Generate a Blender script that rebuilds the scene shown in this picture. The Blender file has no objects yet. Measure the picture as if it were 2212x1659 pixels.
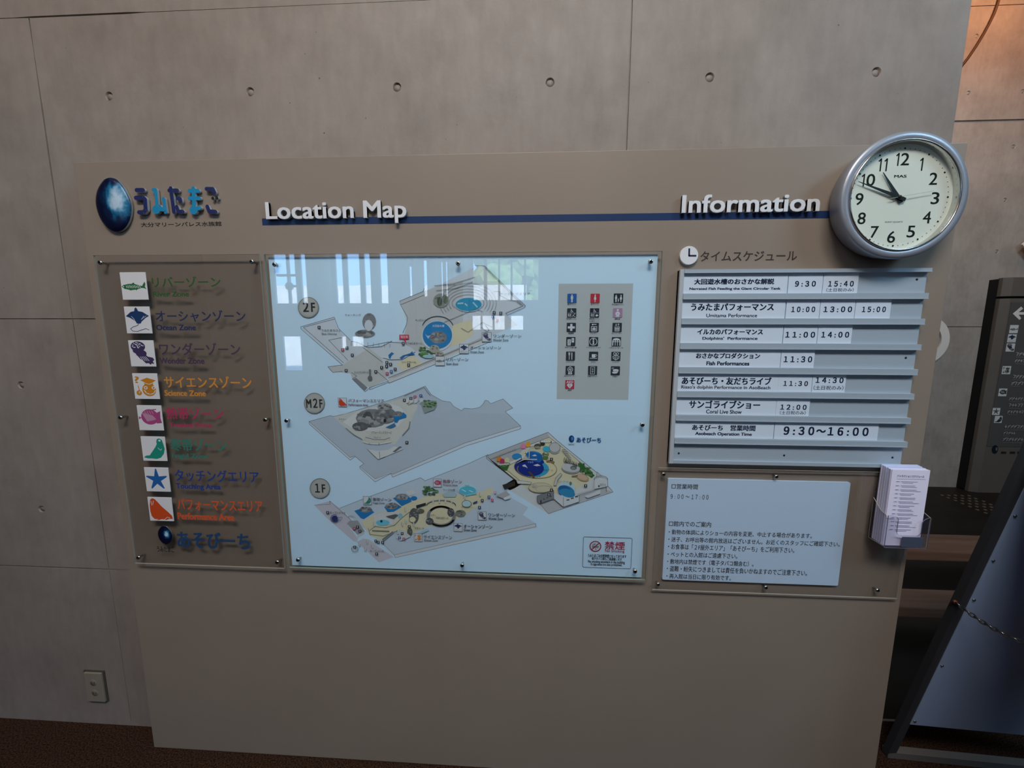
import bpy, bmesh, math, random
from math import sin, cos, pi, radians, sqrt
from mathutils import Vector, Matrix
from mathutils.geometry import tessellate_polygon
random.seed(7)
S = bpy.context.scene
COL = S.collection

# ------------------------------------------------------------------ camera
FPX = 821.81
YAW, PITCH, ROLL = -0.052219, 0.130339, 0.002674
CAM = Vector((1.2147, -1.1365, 1.50297))
_cy, _sy, _cp, _sp, _cr, _sr = cos(YAW), sin(YAW), cos(PITCH), sin(PITCH), cos(ROLL), sin(ROLL)
FW = Vector((_sy*_cp, _cy*_cp, -_sp))
_r = Vector((_cy, -_sy, 0)); _u = _r.cross(FW)
RT = _cr*_r + _sr*_u
UP = -_sr*_r + _cr*_u
cd = bpy.data.cameras.new('camera'); cam = bpy.data.objects.new('camera', cd); COL.objects.link(cam)
cd.sensor_fit = 'HORIZONTAL'; cd.sensor_width = 36; cd.lens = FPX/2212*36; cd.clip_start = .02
M = Matrix((RT, UP, -FW)).transposed().to_4x4(); M.translation = CAM
cam.matrix_world = M
S.camera = cam

# ------------------------------------------------------------------ light, exposure
vs = S.view_settings
vs.view_transform = 'Standard'; vs.look = 'None'; vs.exposure = 0.0; vs.gamma = 1.0; vs.use_curve_mapping = False
world = bpy.data.worlds.new('sky'); S.world = world; world.use_nodes = True
wn = world.node_tree.nodes; wl = world.node_tree.links
bg = wn['Background']; bg.inputs[1].default_value = 5.5
tc = wn.new('ShaderNodeTexCoord'); sp = wn.new('ShaderNodeSeparateXYZ'); cr = wn.new('ShaderNodeValToRGB')
wl.new(tc.outputs['Generated'], sp.inputs[0]); wl.new(sp.outputs[2], cr.inputs[0]); wl.new(cr.outputs[0], bg.inputs[0])
cr.color_ramp.elements[0].position = 0.0; cr.color_ramp.elements[0].color = (.34, .62, 1.0, 1)
cr.color_ramp.elements[1].position = .5; cr.color_ramp.elements[1].color = (.16, .42, 1.0, 1)

def area(name, loc, target, sx, sy, power, color):
    l = bpy.data.lights.new(name, 'AREA'); l.shape = 'RECTANGLE'; l.size = sx; l.size_y = sy; l.energy = power; l.color = color
    o = bpy.data.objects.new(name, l); COL.objects.link(o); o.location = loc
    o.rotation_euler = (Vector(target)-Vector(loc)).to_track_quat('-Z', 'Y').to_euler()
    return o
area('skylight_lamp', (1.25, -2.5, 4.55), (1.3, -.3, 1.2), 2.0, .7, 110, (1.0, .95, .89))
area('daylight_lamp', (5.2, -2.3, 4.5), (2.2, 0, 1.5), 1.4, 1.2, 98, (.47, .76, 1.0))
area('warm_fill_lamp', (-1.4, -2.6, 4.6), (-.6, 0, 1.5), 1.0, .6, 13, (1.0, .62, .36))  # added warm fill for the left side, not a known fixture
sl = bpy.data.lights.new('wall_spot_lamp', 'SPOT'); sl.energy = 74; sl.color = (1.0, .40, .14); sl.spot_size = radians(105); sl.spot_blend = .9; sl.shadow_soft_size = .06
sl2 = bpy.data.lights.new('rear_fill_spot', 'SPOT'); sl2.energy = 125; sl2.color = (1.0, .95, .89); sl2.spot_size = radians(66); sl2.spot_blend = 1.0; sl2.shadow_soft_size = .08  # fill spot added to brighten the middle of the far wall
so2 = bpy.data.objects.new('rear_fill_spot', sl2); COL.objects.link(so2); so2.location = (4.4, .9, 4.72)
so2.rotation_euler = (Vector((5.2, 2.72, 2.1))-Vector(so2.location)).to_track_quat('-Z', 'Y').to_euler()
so = bpy.data.objects.new('wall_spot_lamp', sl); COL.objects.link(so); so.location = (5.0, 1.9, 4.72)
so.rotation_euler = (Vector((5.15, 2.72, 3.7))-Vector(so.location)).to_track_quat('-Z', 'Y').to_euler()
su = bpy.data.lights.new('sun', 'SUN'); su.energy = 24; su.angle = .009; su.color = (1, .95, .88)
suo = bpy.data.objects.new('sun', su); COL.objects.link(suo); suo.location = (2, 8, 14)
suo.rotation_euler = Vector((-.35, -.75, -.62)).to_track_quat('-Z', 'Y').to_euler()

# ------------------------------------------------------------------ digitising: a point of a photograph taken from CAM -> the point where its ray meets the plane y
def at(px, py, y):
    d = FW + RT*((px-1106)/FPX) - UP*((py-829.5)/FPX)
    p = CAM + d*((y-CAM.y)/d.y)
    return (p.x, p.z)
class View:                      # a zoomed crop: origin ox, oy and scale s
    def __init__(s, ox, oy, k): s.ox, s.oy, s.k = ox, oy, k
    def __call__(s, p): return (s.ox+p[0]/s.k, s.oy+p[1]/s.k)
IDV = View(0, 0, 1)

# ------------------------------------------------------------------ materials
def lin(c):
    c = c/255
    return c/12.92 if c <= .04045 else ((c+.055)/1.055)**2.4
def rgb(h):
    if isinstance(h, str): h = h.lstrip('#'); return tuple(lin(int(h[i:i+2], 16)) for i in (0, 2, 4))
    return h
_m = {}
def mat(name, col, rough=.6, metal=0, spec=.4, alpha=None):
    if name in _m: return _m[name]
    m = bpy.data.materials.new(name); m.use_nodes = True; b = m.node_tree.nodes['Principled BSDF']
    b.inputs['Base Color'].default_value = (*rgb(col), 1); b.inputs['Roughness'].default_value = rough
    b.inputs['Metallic'].default_value = metal; b.inputs['Specular IOR Level'].default_value = spec
    m.diffuse_color = (*rgb(col), 1)
    _m[name] = m; return m
def ink(h, rough=.75): return mat('ink_'+h.lstrip('#'), h, rough, 0, .15)
def noisy(name, c1, c2, scale, rough=.7, spec=.3, bump=0, stretch=(1, 1, 1), detail=6, metal=0, lo=.3, hi=.7):
    m = mat(name, c1, rough, metal, spec); nt = m.node_tree; N = nt.nodes; L = nt.links; b = N['Principled BSDF']
    t = N.new('ShaderNodeNewGeometry'); mp = N.new('ShaderNodeMapping'); mp.inputs['Scale'].default_value = stretch
    n = N.new('ShaderNodeTexNoise'); n.inputs['Scale'].default_value = scale; n.inputs['Detail'].default_value = detail
    r = N.new('ShaderNodeValToRGB'); r.color_ramp.elements[0].position = lo; r.color_ramp.elements[1].position = hi
    r.color_ramp.elements[0].color = (*rgb(c1), 1); r.color_ramp.elements[1].color = (*rgb(c2), 1)
    L.new(t.outputs['Position'], mp.inputs[0]); L.new(mp.outputs[0], n.inputs['Vector']); L.new(n.outputs[0], r.inputs[0]); L.new(r.outputs[0], b.inputs['Base Color'])
    if bump:
        bp = N.new('ShaderNodeBump'); bp.inputs['Strength'].default_value = bump; bp.inputs['Distance'].default_value = .004
        L.new(n.outputs[0], bp.inputs['Height']); L.new(bp.outputs[0], b.inputs['Normal'])
    return m
def concrete(name, c1, c2, c3):
    m = mat(name, c1, .62, 0, .3); nt = m.node_tree; N = nt.nodes; L = nt.links; b = N['Principled BSDF']
    g = N.new('ShaderNodeNewGeometry')
    def noise(scale, detail, st=(1, 1, 1), ro=.55):
        mp = N.new('ShaderNodeMapping'); mp.inputs['Scale'].default_value = st; n = N.new('ShaderNodeTexNoise')
        n.inputs['Scale'].default_value = scale; n.inputs['Detail'].default_value = detail; n.inputs['Roughness'].default_value = ro
        L.new(g.outputs['Position'], mp.inputs[0]); L.new(mp.outputs[0], n.inputs['Vector']); return n.outputs[0]
    def ramp(src, p0, p1, a, bb):
        r = N.new('ShaderNodeValToRGB'); r.color_ramp.elements[0].position = p0; r.color_ramp.elements[1].position = p1
        r.color_ramp.elements[0].color = (*a, 1); r.color_ramp.elements[1].color = (*bb, 1); L.new(src, r.inputs[0]); return r.outputs[0]
    def mix(fac, a, bb, mode='MIX'):
        x = N.new('ShaderNodeMix'); x.data_type = 'RGBA'; x.blend_type = mode
        if isinstance(fac, float): x.inputs[0].default_value = fac
        else: L.new(fac, x.inputs[0])
        L.new(a, x.inputs[6]); L.new(bb, x.inputs[7]); return x.outputs[2]
    base = ramp(noise(1.1, 5), .32, .68, rgb(c1), rgb(c2))
    blot = ramp(noise(4.5, 7, ro=.65), .42, .72, (1, 1, 1), tuple(x for x in rgb(c3)))
    c = mix(.55, base, blot, 'MULTIPLY')
    fine = ramp(noise(38, 4, (1, 1, .28)), .3, .7, (.93, .93, .93), (1.05, 1.05, 1.05)); c = mix(1.0, c, fine, 'MULTIPLY')
    vo = N.new('ShaderNodeTexVoronoi'); vo.inputs['Scale'].default_value = 11; L.new(g.outputs['Position'], vo.inputs['Vector'])
    pore = ramp(vo.outputs['Distance'], .016, .03, (1, 1, 1), (0, 0, 0))
    vo2 = N.new('ShaderNodeTexVoronoi'); vo2.inputs['Scale'].default_value = 23; L.new(g.outputs['Position'], vo2.inputs['Vector'])
    pore2 = ramp(vo2.outputs['Distance'], .02, .04, (1, 1, 1), (0, 0, 0))
    gate = ramp(noise(2.6, 3), .47, .55, (0, 0, 0), (1, 1, 1))
    pg = mix(1.0, mix(1.0, pore, pore2, 'ADD'), gate, 'MULTIPLY')
    dk = N.new('ShaderNodeRGB'); dk.outputs[0].default_value = (.07, .06, .05, 1)
    c = mix(pg, c, dk.outputs[0]); L.new(c, b.inputs['Base Color'])
    bp = N.new('ShaderNodeBump'); bp.inputs['Strength'].default_value = .12; bp.inputs['Distance'].default_value = .003
    L.new(noise(60, 5), bp.inputs['Height']); L.new(bp.outputs[0], b.inputs['Normal'])
    return m
def glass(name, tint, refl=1.0, ior=1.5, rough=0.0):
    m = bpy.data.materials.new(name); m.use_nodes = True; N = m.node_tree.nodes; L = m.node_tree.links; N.clear()
    o = N.new('ShaderNodeOutputMaterial'); mx = N.new('ShaderNodeMixShader'); t = N.new('ShaderNodeBsdfTransparent'); gl = N.new('ShaderNodeBsdfGlossy')
    fr = N.new('ShaderNodeFresnel'); fr.inputs[0].default_value = ior
    t.inputs[0].default_value = (*tint, 1); gl.inputs[0].default_value = (refl, refl, refl, 1); gl.inputs['Roughness'].default_value = rough
    # the back face of a pane sees the inverse index; use the facing ratio so that both faces reflect alike
    lw = N.new('ShaderNodeLayerWeight'); lw.inputs[0].default_value = .5
    pw = N.new('ShaderNodeMath'); pw.operation = 'POWER'; pw.inputs[1].default_value = 5
    mu = N.new('ShaderNodeMath'); mu.operation = 'MULTIPLY_ADD'; mu.inputs[1].default_value = .95; mu.inputs[2].default_value = .042*refl
    L.new(lw.outputs['Facing'], pw.inputs[0]); L.new(pw.outputs[0], mu.inputs[0])
    L.new(mu.outputs[0], mx.inputs[0]); L.new(t.outputs[0], mx.inputs[1]); L.new(gl.outputs[0], mx.inputs[2]); L.new(mx.outputs[0], o.inputs[0])
    _m[name] = m; return m

CONC = concrete('concrete', '#8a7f77', '#978d86', '#ccc8c4')
CONC_FAR = concrete('concrete_far', '#979089', '#a49d96', '#c8c4c0')
BOARD = noisy('beige_paint', '#8c7f73', '#908377', 3.0, .42, .35)
MAPGLASS = glass('map_glass', (.982, .992, .988), 1.25)
ACRYL = glass('acrylic', (.925, .925, .92), 1.0)  # darker tint also carries part of the shade behind the legend panel
ACRYL2 = glass('acrylic_clear', (.972, .972, .972), 1.0)
CLEAR = glass('clear_plastic', (.93, .93, .95), 1.0)
CLOCKGLASS = glass('clock_glass', (.97, .985, .98), .9)
WINGLASS = glass('window_glass', (.96, .98, .98), .8)
GEDGE = mat('glass_edge', '#7b8a80', .25, 0, .5)
AEDGE = mat('acrylic_edge', '#a8a49c', .15, 0, .6)
CHROME = mat('chrome', '#c9c9c6', .18, 1.0)
STEEL = mat('steel', '#8d8c8a', .3, 1.0)
DARK = mat('dark_recess', '#16181a', .6)
SILVER = mat('silver_plastic', '#9aa0ac', .38, .35, .5)
ALU = mat('aluminium_grey', '#a8b6c3', .42, .1, .4)
ALUE = mat('aluminium_edge', '#b9c0c6', .4, .1, .4)
CARD = mat('card_white', '#d0ddec', .5, 0, .3)
SHEET = mat('sheet_white', '#c9e6fd', .55, 0, .3)
PAPER = mat('paper_white', '#cce3fa', .6, 0, .25)
LEAF = mat('leaflet_paper', '#f0eaff', .7, 0, .2)
TILE = mat('tile_white', '#dcdcdf', .5, 0, .3)
WHITE = mat('white_paint', '#dfe1e6', .5, 0, .35)
DIAL = mat('dial_white', '#dfe5dc', .5, 0, .3)
CARPET = noisy('carpet', '#24170f', '#4e382d', 210, .95, .05, 1.0, detail=3, lo=.38, hi=.68)
DARKFLOOR = noisy('dark_floor', '#17130f', '#221c18', 6, .5, .2)
WOOD = noisy('bench_wood', '#5e4234', '#775849', 7, .5, .35, 0, (.35, 6, 6))
BLACK = mat('black_metal', '#101012', .5, 0, .3)
TRIM = mat('strip_metal', '#8d8478', .4, .6)
AFRAME = mat('stand_grey', '#4a4c50', .45, .5)
APANEL = mat('stand_panel_blue_grey', '#a0b4d2', .35, .2, .5)
TOTEM = noisy('totem_grey', '#5c5650', '#635d57', 5, .4, .3)
TOTEMF = mat('totem_face', '#565453', .3, .1, .5)
PLASTER = mat('white_column_paint', '#cfd3d6', .6)
LOBBY = mat('lobby_grey', '#6f7478', .8)
CEILM = mat('ceiling_grey', '#8c8882', .8)

# ------------------------------------------------------------------ mesh helpers
def bm_box(bm, x0, x1, y0, y1, z0, z1, mi=0):
    v = [bm.verts.new(p) for p in ((x0, y0, z0), (x1, y0, z0), (x1, y1, z0), (x0, y1, z0), (x0, y0, z1), (x1, y0, z1), (x1, y1, z1), (x0, y1, z1))]
    fs = []
    for f in ((3, 2, 1, 0), (4, 5, 6, 7), (0, 1, 5, 4), (1, 2, 6, 5), (2, 3, 7, 6), (3, 0, 4, 7)):
        a = bm.faces.new([v[i] for i in f]); a.material_index = mi; fs.append(a)
    return fs
def bm_tube(bm, pts, r, n=10, mi=0, cap=True, r2=None):
    pts = [Vector(p) for p in pts]; rings = []
    prev = None
    for i, p in enumerate(pts):
        a = pts[max(0, i-1)]; b = pts[min(len(pts)-1, i+1)]; t = (b-a).normalized()
        s = t.orthogonal().normalized() if prev is None else (prev - t*prev.dot(t)).normalized()
        prev = s; w = t.cross(s); rr = r if r2 is None else r+(r2-r)*i/(len(pts)-1)
        rings.append([bm.verts.new(p+(s*cos(2*pi*k/n)+w*sin(2*pi*k/n))*rr) for k in range(n)])
    for a, b in zip(rings, rings[1:]):
        for k in range(n):
            f = bm.faces.new((a[k], a[(k+1) % n], b[(k+1) % n], b[k])); f.material_index = mi; f.smooth = True
    if cap:
        for R_ in (rings[0][::-1], rings[-1]): bm.faces.new(R_).material_index = mi
def bm_lathe(bm, c, prof, n=64, mi=0, smooth=True):
    """revolve (radius, y) about the axis through c=(x, z) along Y"""
    rings = [[bm.verts.new((c[0]+r*sin(2*pi*k/n), y, c[1]+r*cos(2*pi*k/n))) for k in range(n)] if r > 1e-6 else [bm.verts.new((c[0], y, c[1]))] for r, y in prof]
    for a, b in zip(rings, rings[1:]):
        for k in range(n):
            q = [a[k % len(a)], a[(k+1) % n % len(a)], b[(k+1) % n % len(b)], b[k % len(b)]]
            q = list(dict.fromkeys(q))
            if len(q) > 2: f = bm.faces.new(q); f.material_index = mi; f.smooth = smooth
def bm_prism(bm, pts, y0, y1, mi=0, side=None):
    """outline pts (x, z) between y0 (front) and y1"""
    n = len(pts); a = [bm.verts.new((x, y0, z)) for x, z in pts]; b = [bm.verts.new((x, y1, z)) for x, z in pts]
    for tri in tessellate_polygon([[Vector((x, z, 0)) for x, z in pts]]):
        for V in (a, b):
            try: bm.faces.new([V[i] for i in tri]).material_index = mi
            except ValueError: pass
    for i in range(n):
        f = bm.faces.new((a[i], a[(i+1) % n], b[(i+1) % n], b[i])); f.material_index = mi if side is None else side
def bevel(bm, w, seg=2):
    bmesh.ops.remove_doubles(bm, verts=bm.verts, dist=1e-6)
    es = [e for e in bm.edges if len(e.link_faces) == 2 and e.calc_face_angle(0) > .6]
    bmesh.ops.bevel(bm, geom=es, offset=w, segments=seg, affect='EDGES', profile=.6)
def org(o):
    v = Vector((0, 0, 0))
    while o is not None: v += o.location; o = o.parent
    return v
def obj(name, bm, mats, parent=None, loc=None, kind=None, label=None, normals=True):
    """one mesh object; bm is in world coordinates"""
    if normals: bmesh.ops.recalc_face_normals(bm, faces=bm.faces)
    if loc is None:
        if parent is None and bm.verts:
            xs = [v.co for v in bm.verts]; loc = Vector((sum(v.x for v in xs)/len(xs), sum(v.y for v in xs)/len(xs), min(v.z for v in xs)))
        else: loc = Vector((0, 0, 0)) if parent is None else org(parent)
    loc = Vector(loc)
    bmesh.ops.translate(bm, verts=bm.verts, vec=-loc)
    me = bpy.data.meshes.new(name); bm.to_mesh(me); bm.free()
    for m in (mats if isinstance(mats, (list, tuple)) else [mats]): me.materials.append(m)
    o = bpy.data.objects.new(name, me); COL.objects.link(o)
    if parent is not None: o.parent = parent; o.location = loc-org(parent)
    else: o.location = loc
    if kind: o['kind'] = kind
    if label: o['label'] = label
    return o
def tag(o, label, cat, group=None):
    o['label'] = label; o['category'] = cat
    if group: o['group'] = group
    return o
def thing(name, loc, label, cat, group=None):
    o = bpy.data.objects.new(name, None); COL.objects.link(o); o.location = loc; o.empty_display_size = .05
    return tag(o, label, cat, group)
def NB(): return bmesh.new()

# ------------------------------------------------------------------ lettering
_tc = {}
FULL = {ord(c): ord(c)+0xFEE0 for c in '0123456789'}; FULL[ord(' ')] = 0x2009
def text_mesh(s, bold=0, extrude=0):
    k = (s, bold, extrude)
    if k in _tc: return _tc[k]
    c = bpy.data.curves.new('lettering', 'FONT'); c.body = s; c.size = 1; c.extrude = extrude; c.resolution_u = 3
    o = bpy.data.objects.new('lettering', c); COL.objects.link(o)
    me = bpy.data.meshes.new_from_object(o.evaluated_get(bpy.context.evaluated_depsgraph_get()))
    vs_ = [tuple(v.co) for v in me.vertices]; fs_ = [tuple(p.vertices) for p in me.polygons]
    bpy.data.objects.remove(o); bpy.data.curves.remove(c); bpy.data.meshes.remove(me)
    if bold:
        V, Fc = [], []
        for dx, dy in ((-1, -.6), (1, -.6), (-1, .6), (1, .6)):
            b = len(V); V += [(x+dx*bold, y+dy*bold, z) for x, y, z in vs_]; Fc += [tuple(i+b for i in f) for f in fs_]
        vs_, fs_ = V, Fc
    xs = [v[0] for v in vs_]; ys = [v[1] for v in vs_]
    _tc[k] = (vs_, fs_, min(xs), max(xs), min(ys), max(ys)); return _tc[k]

class Print:
    """flat printed graphics on a plane y; every stroke lies a hair in front of the one before"""
    def __init__(s, y, step=1.6e-5, view=IDV): s.bm = NB(); s.y = y; s.step = step; s.n = 0; s.mats = []; s.v = view; s.y0 = y
    def mi(s, col):
        m = col if not isinstance(col, str) else ink(col)
        if m not in s.mats: s.mats.append(m)
        return s.mats.index(m)
    def w(s, p): return at(*s.v(p), s.y0)
    def layer(s): s.n += 1; return s.y - s.n*s.step
    def raw(s, pts, col):
        y = s.layer(); i = s.mi(col); V = [s.bm.verts.new((x, y, z)) for x, z in pts]
        for t in tessellate_polygon([[Vector((x, z, 0)) for x, z in pts]]):
            a, b, c = (Vector((pts[q][0], pts[q][1])) for q in t)
            if abs((b-a).x*(c-a).y-(b-a).y*(c-a).x) < 1e-14: continue
            try: s.bm.faces.new([V[q] for q in t]).material_index = i
            except ValueError: pass
        return s
    def poly(s, pts, col): return s.raw([s.w(p) for p in pts], col)
    def rawline(s, P, wd, col, closed=False):
        y = s.layer(); i = s.mi(col); P = [Vector(p) for p in P]
        if closed: P.append(P[0])
        h = wd/2
        for a, b in zip(P, P[1:]):
            d = b-a
            if d.length < 1e-7: continue
            d.normalize(); n = Vector((-d.y, d.x))*h; e = d*h*.6
            q = [a-e+n, b+e+n, b+e-n, a-e-n]
            s.bm.faces.new([s.bm.verts.new((p.x, y, p.y)) for p in q]).material_index = i
        return s
    def line(s, pts, wd, col, closed=False): return s.rawline([s.w(p) for p in pts], wd*.00137, col, closed)
    def ellz(s, c, rx, rz, col, n=36, a0=0, a1=360):
        return s.raw([(c[0]+rx*cos(radians(a0+(a1-a0)*k/n)), c[1]+rz*sin(radians(a0+(a1-a0)*k/n))) for k in range(n if a1-a0 >= 360 else n+1)], col)
    def ell(s, c, rx, ry, col, n=36, tilt=0):
        t = radians(tilt); return s.poly([(c[0]+rx*cos(a)*cos(t)-ry*sin(a)*sin(t), c[1]+rx*cos(a)*sin(t)+ry*sin(a)*cos(t)) for a in (2*pi*k/n for k in range(n))], col)
    def ellline(s, c, rx, ry, wd, col, a0=0, a1=360, n=32, tilt=0):
        t = radians(tilt); return s.line([(c[0]+rx*cos(a)*cos(t)-ry*sin(a)*sin(t), c[1]+rx*cos(a)*sin(t)+ry*sin(a)*cos(t)) for a in (radians(a0+(a1-a0)*k/n) for k in range(n+1))], wd, col)
    def textz(s, t, x0, z0, x1, z1, col, bold=0):
        V, Fc, a, b, c, d = text_mesh(t, bold); y = s.layer(); i = s.mi(col); kx = (x1-x0)/(b-a); kz = (z1-z0)/(d-c)
        m4 = len(V)//4 if bold else len(V); W = [s.bm.verts.new((x0+(q[0]-a)*kx, y-(j//m4)*4e-6, z0+(q[1]-c)*kz)) for j, q in enumerate(V)]
        for f in Fc:
            try: s.bm.faces.new([W[q] for q in f]).material_index = i
            except ValueError: pass
        return s
    def text(s, t, lb, rt, col='#1c222c', bold=.008):
        x0, z0 = s.w(lb); x1, z1 = s.w(rt)
        return s.textz(t, x0, z0, x1, z1, col, bold)
    def scribble(s, lb, rt, col='#3a4048'):      # lettering too small to read
        x0, z0 = s.w(lb); x1, z1 = s.w(rt); h = z1-z0; x = x0
        while x < x1-h*.5:
            k = random.choice((0, 1, 2)); w_ = h*random.uniform(.55, .85)
            if k == 0: s.rawline([(x, z0), (x+w_, z1)], h*.17, col); s.rawline([(x, z0+h*.7), (x+w_, z0+h*.7)], h*.15, col)
            elif k == 1: s.rawline([(x, z0+h*.5), (x+w_, z0+h*.5)], h*.18, col); s.rawline([(x+w_*.5, z0), (x+w_*.5, z1)], h*.15, col)
            else: s.rawline([(x, z1), (x+w_*.9, z1-h*.1), (x+w_*.3, z0)], h*.16, col)
            x += h*.95
        return s
    def done(s, name, parent, label=None, loc=None): return obj(name, s.bm, s.mats or [ink('#222222')], parent, loc, label=label, normals=False)

def glyph(P, kind, x0, z1, sx, sz, col, white='#d8dae0'):
    """a zone pictogram in the square with upper corner x0, z1"""
    U = lambda pts: [(x0+u*sx, z1-v*sz) for u, v in pts]
    pl = lambda pts, c=col: P.raw(U(pts), c)
    ln = lambda pts, w, c=col: P.rawline(U(pts), w*sx, c)
    el = lambda u, v, ru, rv, c=col: P.ellz((x0+u*sx, z1-v*sz), ru*sx, rv*sz, c, 24)
    if kind == 'fish':
        pl([(.02, .52), (.1, .46), (.3, .42), (.42, .42), (.5, .37), (.55, .43), (.82, .5), (.94, .34), (.96, .44), (.93, .52), (.98, .62), (.9, .58), (.8, .57), (.62, .62), (.6, .66), (.55, .63), (.35, .66), (.28, .63), (.12, .6)])
        el(.09, .52, .025, .02, white)
        for i in range(9): ln([(.2+i*.065, .49-.008*(i % 3)), (.235+i*.065, .56+.01*(i % 2))], .022, white)
    elif kind == 'ray':
        pl([(.04, .36), (.25, .2), (.40, .17), (.42, .08), (.47, .03), (.52, .08), (.55, .17), (.72, .2), (.96, .35), (.82, .42), (.64, .56), (.6, .63), (.44, .63), (.4, .54), (.2, .42)])
        ln([(.52, .63), (.47, .7), (.27, .76), (.17, .83), (.24, .91), (.42, .93), (.6, .87), (.78, .82), (.9, .87)], .022)
        ln([(.26, .36), (.38, .5)], .015, white); ln([(.76, .35), (.64, .48)], .015, white); ln([(.86, .34), (.7, .44)], .012, white)
    elif kind == 'jelly':
        el(.37, .24, .29, .2); el(.36, .4, .22, .12); el(.47, .5, .22, .14)
        pl([(.28, .55), (.6, .5), (.72, .62), (.92, .66), (.97, .74), (.9, .8), (.95, .9), (.85, .88), (.8, .93), (.72, .87), (.62, .88), (.52, .78), (.4, .7)])
        rr = random.Random(3)
        for i in range(22):
            a = rr.uniform(0, 2*pi); q = sqrt(rr.random()); el(.37+.23*q*cos(a), .2+.12*q*sin(a), .028, .016, white)
        for i in range(4): ln([(.42+.07*i, .62), (.52+.08*i, .78)], .018, white)
    elif kind == 'science':
        el(.62, .64, .28, .25); pl([(.3, .27), (.58, .17), (.94, .27), (.83, .33), (.8, .46), (.46, .46), (.44, .33)])
        ln([(.44, .36), (.64, .43), (.82, .36)], .02, white)
        for u in (.49, .81): el(u, .56, .075, .065, white); el(u, .56, .04, .035)
        ln([(.42, .66), (.5, .77), (.65, .82), (.8, .77), (.87, .66)], .035, white)
        a, b = U([(.08, .38), (.26, .12)]); P.textz('?', a[0], a[1], b[0], b[1], col, .02)
        el(.2, .76, .11, .1); ln([(.19, .48), (.22, .66)], .03); ln([(.2, .78), (.2, .72), (.27, .72)], .025, white)
    elif kind == 'butterfly':
        el(.5, .46, .36, .31); pl([(.16, .5), (.03, .56), (.05, .44)]); pl([(.78, .3), (.95, .22), (.93, .5), (.97, .7), (.75, .72)])
        ln([(.6, .18), (.78, .16)], .04)
        for i in range(9): ln([(.2+i*.05, .3+.012*i), (.38+i*.045, .64-.01*i)], .012, white)
        for i in range(4): ln([(.3+i*.1, .22), (.36+i*.1, .34)], .01, white)
    elif kind == 'seal':
        pl([(.64, .2), (.68, .1), (.78, .07), (.88, .13), (.93, .33), (.96, .5), (.9, .7), (.76, .86), (.58, .92), (.38, .9), (.2, .9), (.04, .86), (.14, .79), (.3, .77), (.42, .62), (.58, .42), (.65, .3)])
        ln([(.68, .46), (.78, .56), (.83, .5)], .022, white); el(.78, .16, .05, .04, white)
    elif kind == 'star':
        pts = []
        for k in range(5):
            a = radians(90-72*k); b = radians(90-72*k-36)
            pts += [(.49+.46*cos(a+.06), .5-.46*sin(a+.06)), (.49+.44*cos(a-.05), .5-.44*sin(a-.05)), (.49+.28*cos(a-.24), .5-.28*sin(a-.24)), (.49+.17*cos(b), .5-.17*sin(b)), (.49+.27*cos(b-.36), .5-.27*sin(b-.36))]
        pl(pts)
    elif kind == 'walrus':
        pl([(.1, .12), (.2, .04), (.31, .08), (.4, .18), (.58, .4), (.78, .58), (.95, .76), (.98, .9), (.82, .9), (.7, .95), (.52, .92), (.34, .97), (.2, .93), (.1, .83), (.06, .6), (.06, .35)])
        ln([(.13, .16), (.16, .34)], .025, white); ln([(.24, .15), (.2, .3)], .02, white); ln([(.08, .8), (.2, .93), (.35, .94)], .018, white); ln([(.62, .93), (.75, .83), (.86, .86)], .02, white)

# ================================================================== THE SETTING
WY = .0705          # front face of the concrete wall
FY = 2.72           # far wall
def groove(bm, pts, y0, y1):
    """tapered slot (x, z, half width) along a line, to be cut out of a wall"""
    P = [Vector((p[0], p[1])) for p in pts]
    d = (P[-1]-P[0]).normalized(); n = Vector((-d.y, d.x))
    loop = [p+n*q[2] for p, q in zip(P, pts)]+[p-n*q[2] for p, q in reversed(list(zip(P, pts)))]
    bm_prism(bm, [(p.x, p.y) for p in loop], y0, y1)
def cut(o, cb):
    """carve the closed shapes of cb out of o and keep the result as its mesh"""
    bmesh.ops.recalc_face_normals(cb, faces=cb.faces)
    me = bpy.data.meshes.new('cut'); cb.to_mesh(me); cb.free(); c = bpy.data.objects.new('cut', me); COL.objects.link(c)
    md = o.modifiers.new('b', 'BOOLEAN'); md.object = c; md.operation = 'DIFFERENCE'; md.solver = 'EXACT'; md.use_self = True
    new = bpy.data.meshes.new_from_object(o.evaluated_get(bpy.context.evaluated_depsgraph_get()))
    o.modifiers.clear(); old = o.data; o.data = new; new.name = old.name; bpy.data.meshes.remove(old)
    bpy.data.objects.remove(c); bpy.data.meshes.remove(me)
X0, ZJ = -.0906, 2.4498
b = NB(); bm_box(b, -5, 2.382, WY, .25, 0, 4.8)
wall_front = obj('wall_front', b, CONC, kind='structure', loc=(0, 0, 0))
cb = NB()
for i in range(-3, 6):
    for z in (ZJ-.225, ZJ-1.125, ZJ-1.575):
        if z < 2 and i >= 0: continue
        r = .0128
        bm_lathe(cb, (X0+.45*i, z), [(0, WY-.01), (r, WY-.01), (r*.98, WY+.013), (r*.84, WY+.013), (r*.84, WY+.0045), (0, WY+.0045)], 20)
j = WY-.01; k = WY+.006
groove(cb, [(-2.2, ZJ, .0006), (-.36, ZJ, .001), (-.3, ZJ, .0024), (.0, ZJ, .0026), (.06, ZJ, .0008), (.5, ZJ, .0006), (2.3, ZJ, .0005)], j, k)
groove(cb, [(X0-.225, ZJ-.003, .0022), (X0-.225, 2.35, .0009), (X0-.225, 2.2, .0025), (X0-.225, 2.0, .0025), (X0-.225, 1.5535, .0008)], j, k)
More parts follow.
